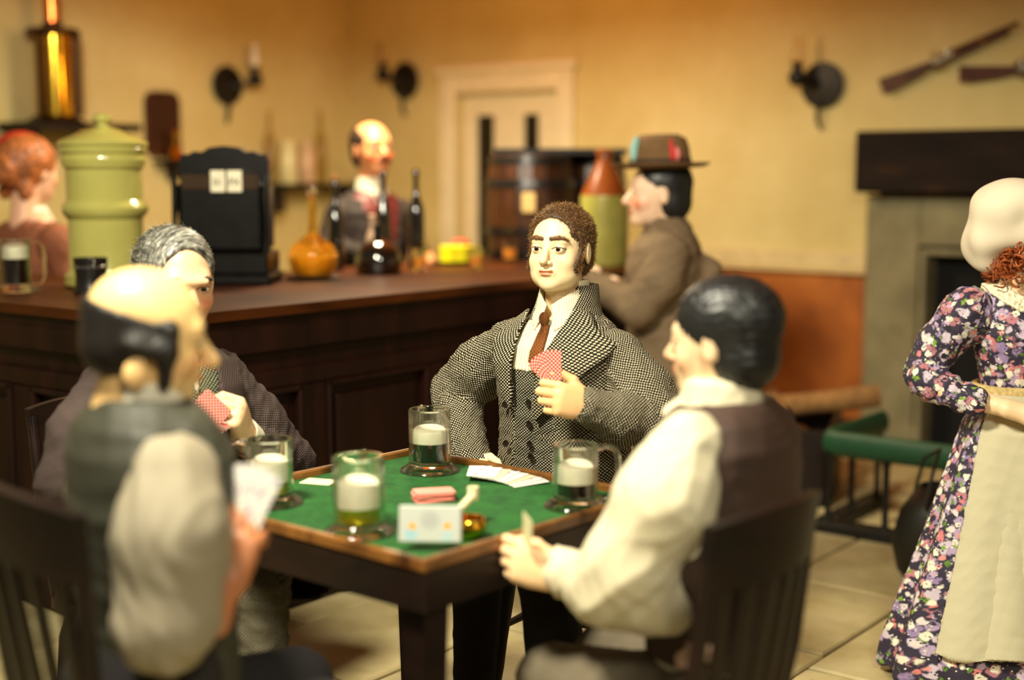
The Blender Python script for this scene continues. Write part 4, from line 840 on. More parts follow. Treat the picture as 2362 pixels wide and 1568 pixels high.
# ---------------------------------------------------------------- man with the hat at the bar
def hatman():
    P=person('man in brown felt hat and brown coat, standing side-on with one arm on the bar',(5.02,3.055),36); K=1.045
    R=rot3(rz=4,rx=0); o=(0,.03,1.462); s=1.2
    skc=np.array(lin((252,214,182))); V1=surf(xf(headp(nose=1.35,neck=.16)+lids(o,R,s),o,R,s),.006,skincol(o,R,s,base=skc,blush=.9))
    wl=np.array((-.03,.36,1.125)); V2=surf(xf(handp(1,curls=((30,35,20),)*4),wl,frame((.25,.9,-.05),(-.4,.1,.9)),1.15)+[cap((-.19,.12,.98),wl,.045,.032,k=.02)],.006,const(skc))
    V4=surf([torso(.75,1.32,.16,.11),cap((.16,0,1.2),(.22,.02,.95),.05,.04),cap((-.16,0,1.2),(-.19,.12,.98),.05,.04),cap((.22,.02,.95),(.15,.25,1.06),.04,.03),cap((.09,0,.85),(.1,.02,.1),.09,.05,k=.03),cap((-.09,0,.85),(-.1,.02,.1),.09,.05,k=.03)],.018,const(skc))
    wr=np.array((.15,.27,1.08)); V3=surf(xf(handp(-1,curls=((30,35,20),)*4),wr,frame((0,.9,.1),(0,-.1,.9)),1.1),.007,const(skc)); body(P,[V1,V2,V3,V4]); eyes(o,R,s,P)
    hm=plain('blue_black_hair',(28,28,28),.42,var=.35,scale=30); hairshell(P,o,R,s,FACECUT+[ell((0,-.05,-.05),(.07,.06,.06),k=.03)],hm,.008,.004,.03,1.0)
    FE=plain('brown_felt',(118,88,54),.9,var=.15,bump=.3)
    M=T(*o)@(Matrix(R.tolist()).to_4x4())@T(0,-.01,.098)@RX(-1)@Matrix.Diagonal((1.0,1.12,1,1))
    MB().lathe([(.0001,.004),(.10,.0),(.165,.006),(.186,.018),(.188,.024),(.165,.018),(.118,.014),(.116,.03),(.110,.085),(.098,.125),(.07,.142),(.035,.138),(.0001,.132)],48,M=M).build('hat',FE,P)
    MB().lathe([(.1175,.016),(.120,.016),(.1175,.042),(.1155,.042)],48,M=M,close=True).build('hat_band',plain('dark_band',(60,42,26),.8),P)
    def feather(col,a,tilt,L,nm):
        mb=MB(); mb.sphere((0,0,L/2),(.022,.010,L/2),14,10); MM=M@RZ(a)@T(.118,0,.03)@RY(tilt); mb.v=[tuple(MM@Vector(v)) for v in mb.v]; mb.build('hat_ornament',plain(nm,col,.6),P)
    feather((150,206,198),118,-8,.105,'pale_blue_plume'); feather((206,40,40),196,-18,.10,'red_plume'); feather((214,120,110),205,-10,.06,'pink_plume')
    CT=knit('brown_coat_cloth',(124,104,80),p=.008,var=.35)
    sdf('coat',[loft([(.35,0,-.02,.27,.23),(.6,0,-.02,.235,.20),(.85,0,-.01,.20,.165),(1.0,0,-.005,.195,.16),(1.14,0,0,.215,.165),(1.23,0,-.008,.21,.15),(1.29,0,-.015,.15,.115),(1.335,0,-.02,.10,.09),(1.36,0,-.02,.085,.08)],n=2.3),ell((-.05,-.19,1.10),(.07,.06,.10),k=.05)],.011,CT,P,[((0,0,.4),(0,0,1.3),.18)],fold=lambda V:waves(V,.009,.16,33))
    sdf('coat_sleeve',[cap((-.18,-.01,1.215),(-.215,.03,1.10),.085,.088,k=.05),cap((-.215,.03,1.10),(-.205,.12,.985),.088,.078,k=.05),cap((-.205,.12,.985),(-.06,.32,1.09),.074,.056,k=.04)],.010,CT,P,[((-.17,0,1.25),(-.2,.12,.98),.085),((-.2,.12,.98),(-.06,.32,1.09),.065)],fold=lambda V:waves(V,.008,.11,34))
    sdf('coat_sleeve',[cap((.18,-.01,1.215),(.22,.02,.97),.085,.075,k=.05),cap((.22,.02,.97),(.16,.24,1.05),.07,.056,k=.04)],.013,CT,P)
    legs(P,(0,-.01,.80),(.09,.02,.45),(-.09,.0,.45),(.10,.02,.10),(-.10,.02,.10),plain('black_trousers',(28,24,24),.85,bump=.3),.016,(.10,.085,.06))
    return P
HAT=hatman()
def barman():
    P=person('barman with receding dark hair, dark jacket and burgundy waistcoat, standing behind the bar',(5.218,4.935),166)
    R=rot3(rz=-4,rx=4); o=(0,.02,1.665); s=1.16
    skc=np.array(lin((222,150,100))); V1=surf(xf(headp(nose=1.3,neck=.2)+lids(o,R,s),o,R,s),.006,skincol(o,R,s,base=skc,blush=.9))
    wr=np.array((.14,.26,1.14)); wl=np.array((-.20,.15,1.13))
    V2=surf(xf(handp(-1,curls=((25,30,20),)*4),wr,frame((-.2,.9,-.1),(0,.1,.9)),1.1)+[cap((.25,.02,1.15),wr,.045,.03)],.007,const(skc)); V3=surf(xf(handp(1,curls=((25,30,20),)*4),wl,frame((.2,.9,-.1),(0,.1,.9)),1.1)+[cap((-.26,.02,1.15),wl,.045,.03)],.007,const(skc))
    V4=surf([torso(.85,1.47,.16,.11),cap((.09,0,.9),(.1,0,.1),.09,.05,k=.03),cap((-.09,0,.9),(-.1,0,.1),.09,.05,k=.03)],.018,const(skc)); body(P,[V1,V2,V3,V4]); eyes(o,R,s,P)
    hm=plain('dark_brown_hair',(52,34,22),.6,var=.4,scale=40)
    hairshell(P,o,R,s,[ell((0,.05,.10),(.075,.125,.09),op='s',k=.012)]+FACECUT[1:]+[rbx((0,.13,0),(.2,.07,.2),0,op='s',k=.02)],hm,.007,.003,.03,1.04); brows(P,o,R,s,hm)
    sdf('moustache',xf([cap((0,.108,-.051),(.03,.092,-.062),.008,.005),cap((0,.108,-.051),(-.03,.092,-.062),.008,.005)],o,R,s),.004,hm,P)
    WL=plain('white_linen',(236,228,204),.8)
    sdf('waistcoat',[torso(.88,1.46,.185,.135)],.010,plain('burgundy',(104,34,34),.5,var=.3,scale=14),P)
    sdf('shirt_front',[patch([torso(.88,1.46,.185,.135)],.004,.004,[(-.06,1.48),(.06,1.48),(0,1.27)],ymin=0),loft([(1.43,0,0,.09,.085),(1.52,0,.0,.072,.075)])],.007,WL,P)
    sdf('cravat',[ell((0,.095,1.42),(.04,.03,.022)),cap((0,.12,1.41),(0,.14,1.30),.02,.024,k=.02)],.007,plain('plum_silk',(84,30,36),.4),P)
    JB=plain('black_brown_jacket',(44,32,28),.8,bump=.3)
    cut=fn(lambda X,Y,Z:np.maximum(np.abs(X)-(.05+(Z-1.15).clip(0,1)*.2),.03-Y),(-.3,.02,.8),(.3,.4,1.6),op='s',k=.01)
    sdf('jacket',[torso(.80,1.46,.215,.155,0,-.01),cut],.011,JB,P,fold=lambda V:waves(V,.006,.13,3))
    for sx in(-1,1): sdf('jacket_sleeve',[cap((sx*.19,-.005,1.33),(sx*.255,.0,1.17),.08,.066,k=.05),cap((sx*.255,0,1.17),(sx*.17,.20,1.14),.064,.048,k=.03)],.012,JB,P,fold=lambda V:waves(V,.006,.1,4))
    legs(P,(0,-.01,.85),(.09,.02,.48),(-.09,.0,.48),(.10,.02,.10),(-.10,.02,.10),plain('black_trousers',(28,24,24),.85,bump=.3),.018,(.10,.085,.06))
    return P
BARMAN=barman()
def barmaid():
    P=person('woman with coiled ginger hair and white collar, seen from behind beyond the green crock',(3.76,5.72),-92)
    R=rot3(rz=8,rx=-4); o=(0,.0,1.56); s=1.25
    skc=np.array(lin((240,190,158))); V1=surf(xf(headp(neck=.2,nr=.046)+lids(o,R,s),o,R,s),.007,skincol(o,R,s,base=skc,blush=.9))
    wr=np.array((.14,.24,1.02)); V2=surf(xf(handp(-1,curls=((25,30,20),)*4),wr,frame((-.2,.9,-.1),(0,.1,.9)),1.0)+[cap((.24,.02,1.05),wr,.04,.03)]+xf(handp(1,curls=((25,30,20),)*4),(-.14,.24,1.02),frame((.2,.9,-.1),(0,.1,.9)),1.0)+[cap((-.24,.02,1.05),(-.14,.24,1.02),.04,.03)],.008,const(skc))
    V4=surf([torso(.75,1.38,.15,.10),cap((.09,0,.9),(.1,0,.1),.09,.05,k=.03),cap((-.09,0,.9),(-.1,0,.1),.09,.05,k=.03)],.018,const(skc)); body(P,[V1,V2,V4]); eyes(o,R,s,P)
    GH=plain('ginger_hair',(172,100,52),.45,var=.45,scale=22)
    hairshell(P,o,R,s,FACECUT[:2]+[ell((0,-.03,.03),(.1,.11,.09),k=.03),ell((0,-.11,-.015),(.058,.05,.055),k=.02),ell((.055,-.07,-.085),(.03,.03,.035),k=.015),ell((-.055,-.07,-.085),(.03,.03,.035),k=.015)],GH,.007,.008,.05,1.02)
    pts=[tuple(np.array(o)+R@(np.array((.05*math.cos(a)*(1-a/20),-.145,-.015+.048*math.sin(a)*(1-a/20)))*s)) for a in np.linspace(0,11,30)]
    MB().tube(pts,.021,10).build('hair_coil',GH,P)
    sdf('head_scarf',xf([ell((-.03,-.02,.072),(.088,.102,.068)),ell((.03,-.06,.02),(.09,.09,.075),op='s',k=.02)],o,R,s),.007,plain('red_scarf',(186,44,16),.7),P,fold=lambda V:waves(V,.004,.05,3))
    BR_=plain('russet_dress',(142,82,54),.8,var=.15,bump=.2)
    sdf('collar',[loft([(1.285,0,-.005,.12,.105),(1.32,0,-.005,.108,.098),(1.375,0,-.01,.072,.072),(1.39,0,-.01,.066,.068)])],.007,plain('white_lace',(246,238,226),.8),P,fold=lambda V:waves(V,.004,.03,3))
    sdf('dress',[torso(.80,1.345,.20,.14,0,0),loft([(.05,0,0,.36,.32),(.5,0,0,.27,.23),(.84,0,0,.17,.13),(.9,0,0,.16,.12)],k=.04)],.013,BR_,P,fold=lambda V:waves(V,.008,.14,3))
    for sx in(-1,1): sdf('dress_sleeve',[ell((sx*.195,-.01,1.22),(.09,.085,.10)),cap((sx*.20,0,1.2),(sx*.25,.01,1.04),.075,.055,k=.04),cap((sx*.25,.01,1.04),(sx*.16,.2,1.03),.052,.04,k=.03)],.013,BR_,P,fold=lambda V:waves(V,.006,.08,4))
    return P
BARMAID=barmaid()
# ================================================================= CHAIRS
def chair(label,x,y,th,zr=.93,wd=.36,h=WD):
    t=thing('wooden_chair',label,'chair',(x,y,0),math.radians(th))   # seat centre at origin, faces +y
    pts=rrect(.40,.38,.06,5); MB().prism(pts,.415,.445).build('seat',h,t)
    for sx in(-1,1):
        for sy in(-1,1):
            MB().tube([(sx*.14,sy*.13,.42),(sx*.155,sy*.145,.33),(sx*.165,sy*.155,.20),(sx*.175,sy*.165,.12),(sx*.185,sy*.175,0)],[.017,.024,.018,.022,.014],12).build('leg',h,t)
        MB().tube([(sx*.162,-.15,.24),(sx*.17,0,.24),(sx*.162,.15,.24)],[.009,.013,.009],8).build('stretcher',h,t)
    MB().tube([(-.167,0,.24),(0,0,.24),(.167,0,.24)],[.009,.013,.009],8).build('stretcher',h,t)
    def rail(z0,z1,th_,bow,w0,w1):
        n=14; mb=MB(); vs=[];fs=[]
        for i_ in range(n+1):
            q=-1+2*i_/n
            for z,w_ in((z0,w0),(z1,w1)):
                for d in(-th_/2,th_/2): vs.append((q*w_/2,-.19-(z-.42)*.10+bow*(q*q-1)*-1*-1+d-.0,z+(.012*(1-q*q) if z==z1 else 0)))
        for i_ in range(n):
            o_=i_*4; fs+=[(o_,o_+4,o_+6,o_+2),(o_+1,o_+3,o_+7,o_+5),(o_+2,o_+6,o_+7,o_+3),(o_,o_+1,o_+5,o_+4)]
        fs+=[(0,2,3,1),(n*4,n*4+1,n*4+3,n*4+2)]; return mb.add(vs,fs)
    rail(zr-.125,zr,.024,.035,wd,wd+.02).build('top_rail',h,t)
    for i_ in range(5):
        q=(-.74+.37*i_)
        f=lambda z,q=q: (q*(wd/2-(.93-z)*.06),-.19-(z-.42)*.10+.035*(q*q-1)*min(1,(z-.40)*2.2),z)
        MB().tube([f(.43),f(.6),f(zr-.115)],[.014,.028,.024],8,flat=.35,up=(1,0,0)).build('slat',h,t)
    for sx in(-1,1): MB().tube([(sx*.165,-.17,.43),(sx*.172,-.205,.62),(sx*wd/2*.985,-.24,zr-.02)],[.016,.018,.014],10).build('back_post',h,t)
    return t
chair('dark wooden slat-back chair of the black-haired man in front at the right',2.285,1.395,-4,.925)
chair('dark wooden chair behind the balding man at the left edge',1.60,2.10,-100,.985,.46)
chair('dark wooden chair under the grey-haired man',2.22,2.92,178,.93)
chair('dark wooden chair under the man in the tweed coat',3.20,2.22,92,.90)
# ================================================================= BAR
BARX0,BARY0=2.735,3.51; BX1,BY1,BL=6.2,4.72,3.62   # counter edges; left wing reaches x=BL
BT=wood('bar_top_wood',(44,19,5),(82,40,10),(2.2,2.2,9),.45,.1,.0,.12)
BF=wood('bar_front_wood',(17,6,4),(40,17,10),(7,7,2),.45,.15,.0,.2)
bar=thing('bar_counter','long dark panelled wooden bar counter with polished brown top behind the card players','bar counter',(3.2,4.0,0))
def rel(mb,ox=3.2,oy=4.0): mb.v=[(x-ox,y-oy,z) for x,y,z in mb.v]; return mb
L_=[(BARX0,BARY0),(BX1,BARY0),(BX1,BY1),(BL,BY1),(BL,YW-.6),(BARX0,YW-.6)]
rel(MB().prism(L_,1.055,1.09)).build('counter_top',BT,bar)
L2=[(BARX0+.02,BARY0+.02),(BX1-.02,BARY0+.02),(BX1-.02,BY1-.02),(BL-.02,BY1-.02),(BL-.02,YW-.62),(BARX0+.02,YW-.62)]
rel(MB().prism(L2,1.02,1.0549)).build('counter_moulding',BF,bar)
f=.045
rel(MB().box((BARX0+f,BARY0+f,.0),(BX1-.06,BARY0+f+.05,1.02)).box((BARX0+f,BARY0+f+.05,0),(BARX0+f+.05,YW-.64,1.02)).box((BX1-.12,BARY0+.1,0),(BX1-.06,BY1-.04,1.02)).box((BL,BY1-.08,0),(BX1-.12,BY1-.04,1.02)).box((BL-.09,BY1-.04,0),(BL-.05,YW-.64,1.02))).build('carcass',BF,bar)
def strip(a,b,z0,z1,d,axis):   # frame strips standing proud of the front
    if axis=='x': return ((a,BARY0+f-d,z0),(b,BARY0+f,z1))
    return ((BARX0+f-d,a,z0),(BARX0+f,b,z1))
for ax,A0,A1,n in(('x',BARX0+f-.028,BX1-.06,5),('y',BARY0+f-.028,YW-.64,4)):
    for z0,z1,d in((0,.15,.028),(.93,1.02,.03),(.80,.86,.028)): rel(MB().box(*strip(A0,A1,z0,z1,d,ax),.006)).build('rail',BF,bar)
    st=(A1-A0)/n
    for k_ in range(n+1):
        c_=A0+st*k_; a=max(A0,c_-.06);b=min(A1,c_+.06); rel(MB().box(*strip(a,b,.15,.80,.024,ax),.005)).build('stile',BF,bar)
    for k_ in range(n):
        a=A0+st*k_+.06;b=A0+st*(k_+1)-.06; mb=MB()
        for q in((a,a+.022,.15,.80),(b-.022,b,.15,.80),(a,b,.778,.80),(a,b,.15,.172)): mb.box(*strip(q[0],q[1],q[2],q[3],.034,ax),.006)
        rel(mb).build('panel_bead',BF,bar)
        rel(MB().box(*strip(a+.06,b-.06,.21,.74,.012,ax),.01)).build('raised_panel',BF,bar)
Z=1.0901
def prop(name,label,cat,x,y,z=Z,rz=0,group=None): return thing(name,label,cat,(x,y,z),math.radians(rz),group)
GL=plain('green_glaze',(178,172,92),.16,var=.08,scale=6,coat=.6)
cr=prop('stoneware_crock','large pale green glazed crock with domed lid and ribbed bands on the bar','crock',3.385,4.655)
MB().lathe([(.0001,.0),(.150,0),(.166,.012),(.166,.05),(.150,.062),(.146,.075),(.146,.27),(.158,.285),(.168,.30),(.168,.318),(.156,.335),(.148,.345),(.148,.465),(.158,.475),(.160,.487),(.165,.497),(.165,.512),(.160,.522),(.168,.532),(.170,.548),(.165,.556),(.0001,.556)],64).build('jar',GL,cr)
lid=MB().lathe([(.0001,.556),(.170,.5565),(.174,.562),(.174,.572),(.165,.579),(.12,.598),(.07,.622),(.035,.632),(.022,.637),(.020,.645),(.032,.652),(.038,.664),(.034,.678),(.018,.686),(.0001,.688)],64).build('lid',GL,cr)
# cash register
IR=plain('black_cast_iron',(20,18,17),.32,metal=.35,var=.3,scale=20); 
rg=prop('cash_register','tall black ornate cash register with two white number flags','cash register',3.81,4.42,rz=-52)
b=rg
MB().box((-.205,-.16,0),(.205,.16,.045),.012).box((-.19,-.15,.045),(.19,.15,.13),.008).build('drawer_base',IR,rg)
MB().box((-.175,-.135,.13),(.175,.13,.42),.02).build('cabinet',IR,rg)
mb=MB()
pf=[(-.18,.42),(.18,.42),(.185,.50),(.172,.53),(.15,.525),(.12,.54),(.09,.535),(.06,.555),(.0,.562),(-.06,.555),(-.09,.535),(-.12,.54),(-.15,.525),(-.172,.53),(-.185,.50)]
mb.prism([(x,z) for x,z in pf],-.04,.05,M=Matrix(((1,0,0,0),(0,0,1,0),(0,1,0,0),(0,0,0,1)))); mb.build('crest',IR,rg)
MB().box((-.155,-.138,.385),(.155,-.128,.445),.003).build('display_window',plain('register_slot',(58,42,26),.25),rg)
for x,s_ in((-.005,'01'),(.062,'PX')):
    fl_=MB().box((x-.03,-.146,.375),(x+.03,-.140,.462),.006).build('number_flag',plain('ivory_tab',(236,226,196),.5),rg)
    c=bpy.data.curves.new('numeral','FONT'); c.body=s_; c.size=.04; c.extrude=.0008; c.align_x='CENTER'; c.space_character=.9
    t0_=bpy.data.objects.new('numeral_curve',c); COL.objects.link(t0_); bpy.context.view_layer.update(); me_=bpy.data.meshes.new_from_object(t0_.evaluated_get(bpy.context.evaluated_depsgraph_get())); bpy.data.objects.remove(t0_)
    t_=link('numeral',me_,plain('ink',(40,30,24),.6),fl_); t_.location=(x,-.147,.402); t_.rotation_euler=(math.pi/2,0,0)
for sx in(-1,1): MB().tube([(sx*.18,-.12,.13),(sx*.188,-.125,.25),(sx*.182,-.125,.36),(sx*.188,-.12,.44)],[.016,.010,.015,.010],10).build('corner_post',IR,rg)
kt=prop('bowler_hat','black round-crowned hat lying on the bar beside the tall register','hat',3.70,4.83)
MB().lathe([(.0001,.004),(.10,.0),(.155,.010),(.165,.026),(.155,.022),(.115,.012),(.112,.05),(.105,.10),(.08,.145),(.04,.165),(.0001,.17)],32).build('felt_body',plain('black_felt',(20,17,16),.9),kt)
# decanter
AM=glass('amber_glass',(1,.84,.40),.02,clear=.6); CG=glass('clear_glass',(1,1,.97),.01); MG=glass('mug_glass',(1,1,.97),.008,clear=.12)
dc=prop('decanter','round golden glass decanter with tall slim neck and ball stopper on the bar','decanter',4.17,4.29)
MB().lathe([(.0001,.0),(.062,.0),(.075,.012),(.095,.04),(.108,.08),(.106,.11),(.088,.145),(.05,.172),(.024,.195),(.019,.24),(.018,.33),(.024,.345),(.018,.35),(.014,.33),(.015,.24),(.020,.198),(.045,.166),(.082,.14),(.099,.11),(.101,.08),(.089,.043),(.07,.018),(.0001,.012)],40,close=False).build('flask',AM,dc)
MB().lathe([(.0001,.0125),(.068,.0185),(.087,.044),(.099,.08),(.0995,.095),(.0001,.095)],32).build('spirit',plain('whisky',(226,164,60),.1,spec=.6),dc)
mb=MB().sphere((0,0,.372),(.024,.024,.026)); mb.lathe([(.013,.33),(.013,.352)],16).build('stopper',CG,dc)
MB().lathe([(.0001,.0),(.112,.0),(.118,.008),(.112,.012),(.0001,.013)],32).build('coaster',plain('black_coaster',(18,14,12),.5),dc).location.z=-.0001
BG=plain('black_bottle_glass',(12,12,10),.06,spec=.8,coat=1)
def bottle(label,x,y,r,h,neck,mat=BG,group=None,lab=None,cap_=None,sh=.55):
    t=prop('bottle',label,'bottle',x,y,group=group)
    MB().lathe([(.0001,0),(r*.92,0),(r,.01),(r,h*sh),(r*.9,h*(sh+.06)),(neck*1.4,h*(sh+.17)),(neck,h*(sh+.22)),(neck,h*.93),(neck*1.3,h*.94),(neck*1.3,h*.985),(neck,h),(.0001,h)],28).build('glass_body',mat,t)
    if lab: MB().lathe([(r+.001,h*.12),(r+.0015,h*.12),(r+.0015,h*.42),(r+.001,h*.42)],28).build('paper_label',plain('label_'+str(lab[0]),lab,.7),t)
    if cap_: MB().lathe([(.0001,h*1.0),(neck*.9,h*1.0),(neck*.9,h*1.05),(.0001,h*1.055)],16).build('cork',plain('cork_'+str(cap_[0]),cap_,.6),t)
    return t
bottle('slim black bottle with orange stopper right behind the golden decanter',4.62,4.60,.038,.42,.014,cap_=(190,120,60))
bottle('slim black bottle standing in front of the barman at his shirt front',4.84,4.50,.036,.46,.013)
bottle('slim black bottle rightmost of the tall ones before the barman',5.03,4.46,.040,.47,.013,lab=None)
bb=prop('bottle','squat black round-bodied bottle beside the golden decanter','bottle',4.57,4.28)
MB().lathe([(.0001,0),(.085,0),(.102,.01),(.108,.05),(.104,.09),(.08,.125),(.04,.145),(.024,.16),(.022,.20),(.029,.205),(.028,.222),(.0001,.225)],36).build('glass_body',BG,bb)
def tumbler(label,x,y,r,h,liq,group=None):
    t=prop('whisky_glass',label,'glass',x,y,group=group)
    MB().lathe([(.0001,0),(r*.86,0),(r*.9,.004),(r,h),(r-.004,h),(r*.82,.014),(.0001,.012)],28).build('tumbler',CG,t)
    MB().lathe([(.0001,.0125),(r*.80,.0145),(r*.88,h*.6),(.0001,h*.6)],24).build('spirit',plain('amber_spirit',(220,140,50),.1),t); return t
tumbler('small amber-filled glass just right of the squat black bottle',4.84,4.27,.034,.10,1)
tumbler('small amber-filled glass nearer the yellow cheese, below the rightmost slim bottle',5.07,4.12,.034,.10,1)
tumbler('small clear-rimmed glass between the yellow cheese and the barrel',5.62,4.34,.04,.11,1)
# pale bottle, cheese, apple
bottle('small pale bottle half hidden between decanter and dark bottle',4.72,4.46,.03,.26,.012,mat=plain('pale_bottle',(206,170,140),.3))
ch=prop('cheese','bright yellow wedge of cheese on a black plate at the bar end','cheese',5.33,4.46)
MB().lathe([(.0001,0),(.09,0),(.125,.012),(.128,.016),(.09,.006),(.0001,.006)],32).build('plate',BG,ch)
mb=MB(); pl=[(.105,-.02),(-.02,.10)]+[(-.02+.0-.085*math.cos(a),-.02+.085*math.sin(a)) for a in np.linspace(1.2,-1.4,7)]; 
mb.prism([(.09,-.06),(.07,.06),(-.02,.085),(-.09,.03),(-.095,-.05),(-.03,-.09)],.007,.088).build('wedge',plain('yellow_cheese',(246,230,20),.45,var=.15,scale=25),ch)
ap=prop('apple','pink-red apple resting against the yellow cheese','fruit',5.50,4.57)
MB().lathe([(.0001,.008),(.02,.0),(.045,.02),(.056,.06),(.048,.10),(.025,.115),(.008,.105),(.0001,.10)],24).build('flesh',plain('apple_red',(220,92,66),.3,var=.3),ap)
MB().tube([(0,0,.10),(.004,0,.13)],.003,6).build('stalk',plain('stalk',(60,40,20),.8),ap)
# barrels
BW=wood('barrel_stave',(30,16,9),(78,44,22),(9,9,2.2),.4,.3,.15); HI=plain('hoop_iron',(62,60,60),.28,metal=.8,var=.2)
def barrel(label,x,y,r,h,z=Z):
    t=prop('barrel',label,'barrel',x,y,z); n=18; R_=lambda q:r*(.86+.14*math.sin(math.pi*q))
    for i_ in range(n):
        a0=2*math.pi*(i_+.03)/n;a1=2*math.pi*(i_+.97)/n; mb=MB(); vs=[];K=7
        for j in range(K):
            q=j/(K-1)
            for a in(a0,a1):
                for rr_ in(R_(q),R_(q)-.022): vs.append((rr_*math.cos(a),rr_*math.sin(a),h*q))
        fs=[]
        for j in range(K-1):
            o=j*4; fs+=[(o,o+2,o+6,o+4),(o+1,o+5,o+7,o+3),(o,o+4,o+5,o+1),(o+2,o+3,o+7,o+6)]
        o=(K-1)*4; fs+=[(0,1,3,2),(o,o+2,o+3,o+1)]; mb.add(vs,fs).build('stave',BW,t,smooth=False)
    for q0,q1 in((.02,.09),(.24,.31),(.69,.76),(.91,.98)):
        MB().lathe([(R_(q0)+.001,h*q0),(R_(q0)+.005,h*q0),(R_(q1)+.005,h*q1),(R_(q1)+.001,h*q1)],48).build('hoop',HI,t)
    MB().lathe([(.0001,h-.03),(R_(1)-.02,h-.03),(R_(1)-.02,h-.015),(.0001,h-.015)],36).build('head',BW,t); return t
br=barrel('upright brown wooden barrel with grey iron hoops standing on the bar',5.90,4.42,.245,.55)
MB().box((-.008,-.035,-.05),(.008,.035,.05),.004,M=RZ(215)@T(.246,0,.30)).build('paper_label',plain('cream_label',(216,184,120),.7),br)
bk=barrel('dark upright barrel behind the brown-necked jug',6.36,4.33,.19,.55,1.09)
tray=prop('serving_tray','flat black tray lying across the tops of the two barrels','tray',6.11,4.38,Z+.551)
MB().box((-.34,-.20,.0),(.34,.20,.012),.005,M=RZ(-52)).box((-.35,-.21,.0),(.35,-.20,.03),M=RZ(-52)).box((-.35,.20,.0),(.35,.21,.03),M=RZ(-52)).box((-.35,-.2,.0),(-.34,.2,.03),M=RZ(-52)).box((.34,-.2,.0),(.35,.2,.03),M=RZ(-52)).build('board',IR,tray)
jg=prop('stoneware_jug','tall olive stoneware jug with rust brown shoulder and neck beside the hatted man','jug',5.60,3.745,rz=-50)
MB().lathe([(.0001,0),(.10,0),(.112,.01),(.118,.06),(.118,.33),(.116,.345)],40).build('belly',plain('olive_glaze',(160,154,74),.3,coat=.4),jg)
MB().lathe([(.1162,.345),(.098,.39),(.072,.44),(.048,.49),(.036,.52),(.033,.54),(.046,.54),(.046,.562),(.034,.566),(.028,.54),(.0001,.54)],40).build('neck',plain('rust_glaze',(132,66,26),.25,coat=.4),jg)
MB().tube([(0,.045,.53),(0,.09,.535),(0,.115,.48),(0,.10,.40)],.013,8).build('handle',plain('rust_glaze',(132,66,26),.25,coat=.4),jg)
# beer mugs (also used on the card table)
FO=plain('beer_foam',(240,236,206),.5,var=.05,scale=60)
def mug(label,x,y,z,r,h,beer,foam,hang,group=None,solid=None):
    t=thing('beer_mug',label,'beer mug',(x,y,z),math.radians(hang),group); 
    if solid: 
        MB().lathe([(.0001,0),(r*1.05,0),(r*1.08,.01),(r*.95,.03),(r*.9,h*.5),(r*1.02,h),(r*.96,h),(r*.85,h*.5),(.0001,.03)],36).build('cup',solid,t)
        MB().lathe([(r*.97,h*.72),(r*1.03,h*.73),(r*1.03,h*.79),(r*1.0,h*.80)],36).build('band',plain('silver',(190,190,186),.2,metal=1),t)
    else:
        MB().lathe([(.0001,0),(r*1.38,0),(r*1.42,.003),(r*1.36,.009),(r*1.12,.016),(r*1.0,.024),(r,h-.002),(r-.002,h),(r-.007,h),(r-.0085,h-.003),(r-.0095,.030),(r*.5,.024),(.0001,.023)],56).build('glass_body',MG,t)
        ri=r-.0099
        MB().lathe([(.0001,.0232),(r*.48,.0245),(ri-.0002,.0312),(ri,h*beer),(.0001,h*beer)],48).build('beer',BE[1] if beer<0 else t_beer,t)
        MB().lathe([(.0001,h*beer+.0002),(ri,h*beer+.0002),(ri+.0006,h*foam-.004),(ri-.002,h*foam),(.0001,h*foam+.001)],48).build('foam',FO,t)
    pts=[(r-.003,0,h*.93),(r+.018,0,h*.965),(r+.040,0,h*.90),(r+.047,0,h*.75),(r+.046,0,h*.42),(r+.040,0,h*.24),(r+.022,0,h*.14),(r-.001,0,h*.17)]
    P2=[]
    for i_ in range(len(pts)-1):
        for q in range(3): a=Vector(pts[max(i_-1,0)]);b=Vector(pts[i_]);c=Vector(pts[i_+1]);d=Vector(pts[min(i_+2,len(pts)-1)]);u=q/3; P2.append(.5*((2*b)+(c-a)*u+(2*a-5*b+4*c-d)*u*u+(3*b-a-3*c+d)*u**3))
    P2.append(Vector(pts[-1])); MB().tube(P2,.0062,12,flat=1.25).build('handle',solid or MG,t); return t
stout=plain('stout',(20,13,8),.06,var=.02,spec=.6); 
ale=NT('pale_ale'); ale.inp('Base Color',(*lin((196,200,40)),1)); ale.inp('Roughness',.03); ale.inp('Transmission Weight',.75); ale.inp('IOR',1.33); ale=ale.m
t_beer=stout
mug('glass mug of dark beer at the left end of the bar',3.03,4.74,Z,.058,.20,.63,.86,-40)
mug('dark pewter tankard with silver band before the green crock',3.14,4.42,Z,.062,.135,.6,.8,-120,solid=plain('pewter',(74,72,70),.3,metal=.9))
TZ=.7525
TL=[]
TL.append(mug('glass mug of dark beer at the far corner of the card table',2.725,2.375,TZ,.056,.168,.47,.66,58))
TL.append(mug('glass mug of dark beer at the right edge of the card table',2.640,1.842,TZ,.054,.150,.40,.655,-52))
t_beer=ale
TL.append(mug('glass mug of pale beer at the left edge of the card table',2.215,2.44,TZ,.056,.158,.36,.66,128))
TL.append(mug('glass mug of pale beer nearest the viewer on the card table',2.148,2.080,TZ,.057,.172,.36,.66,35))
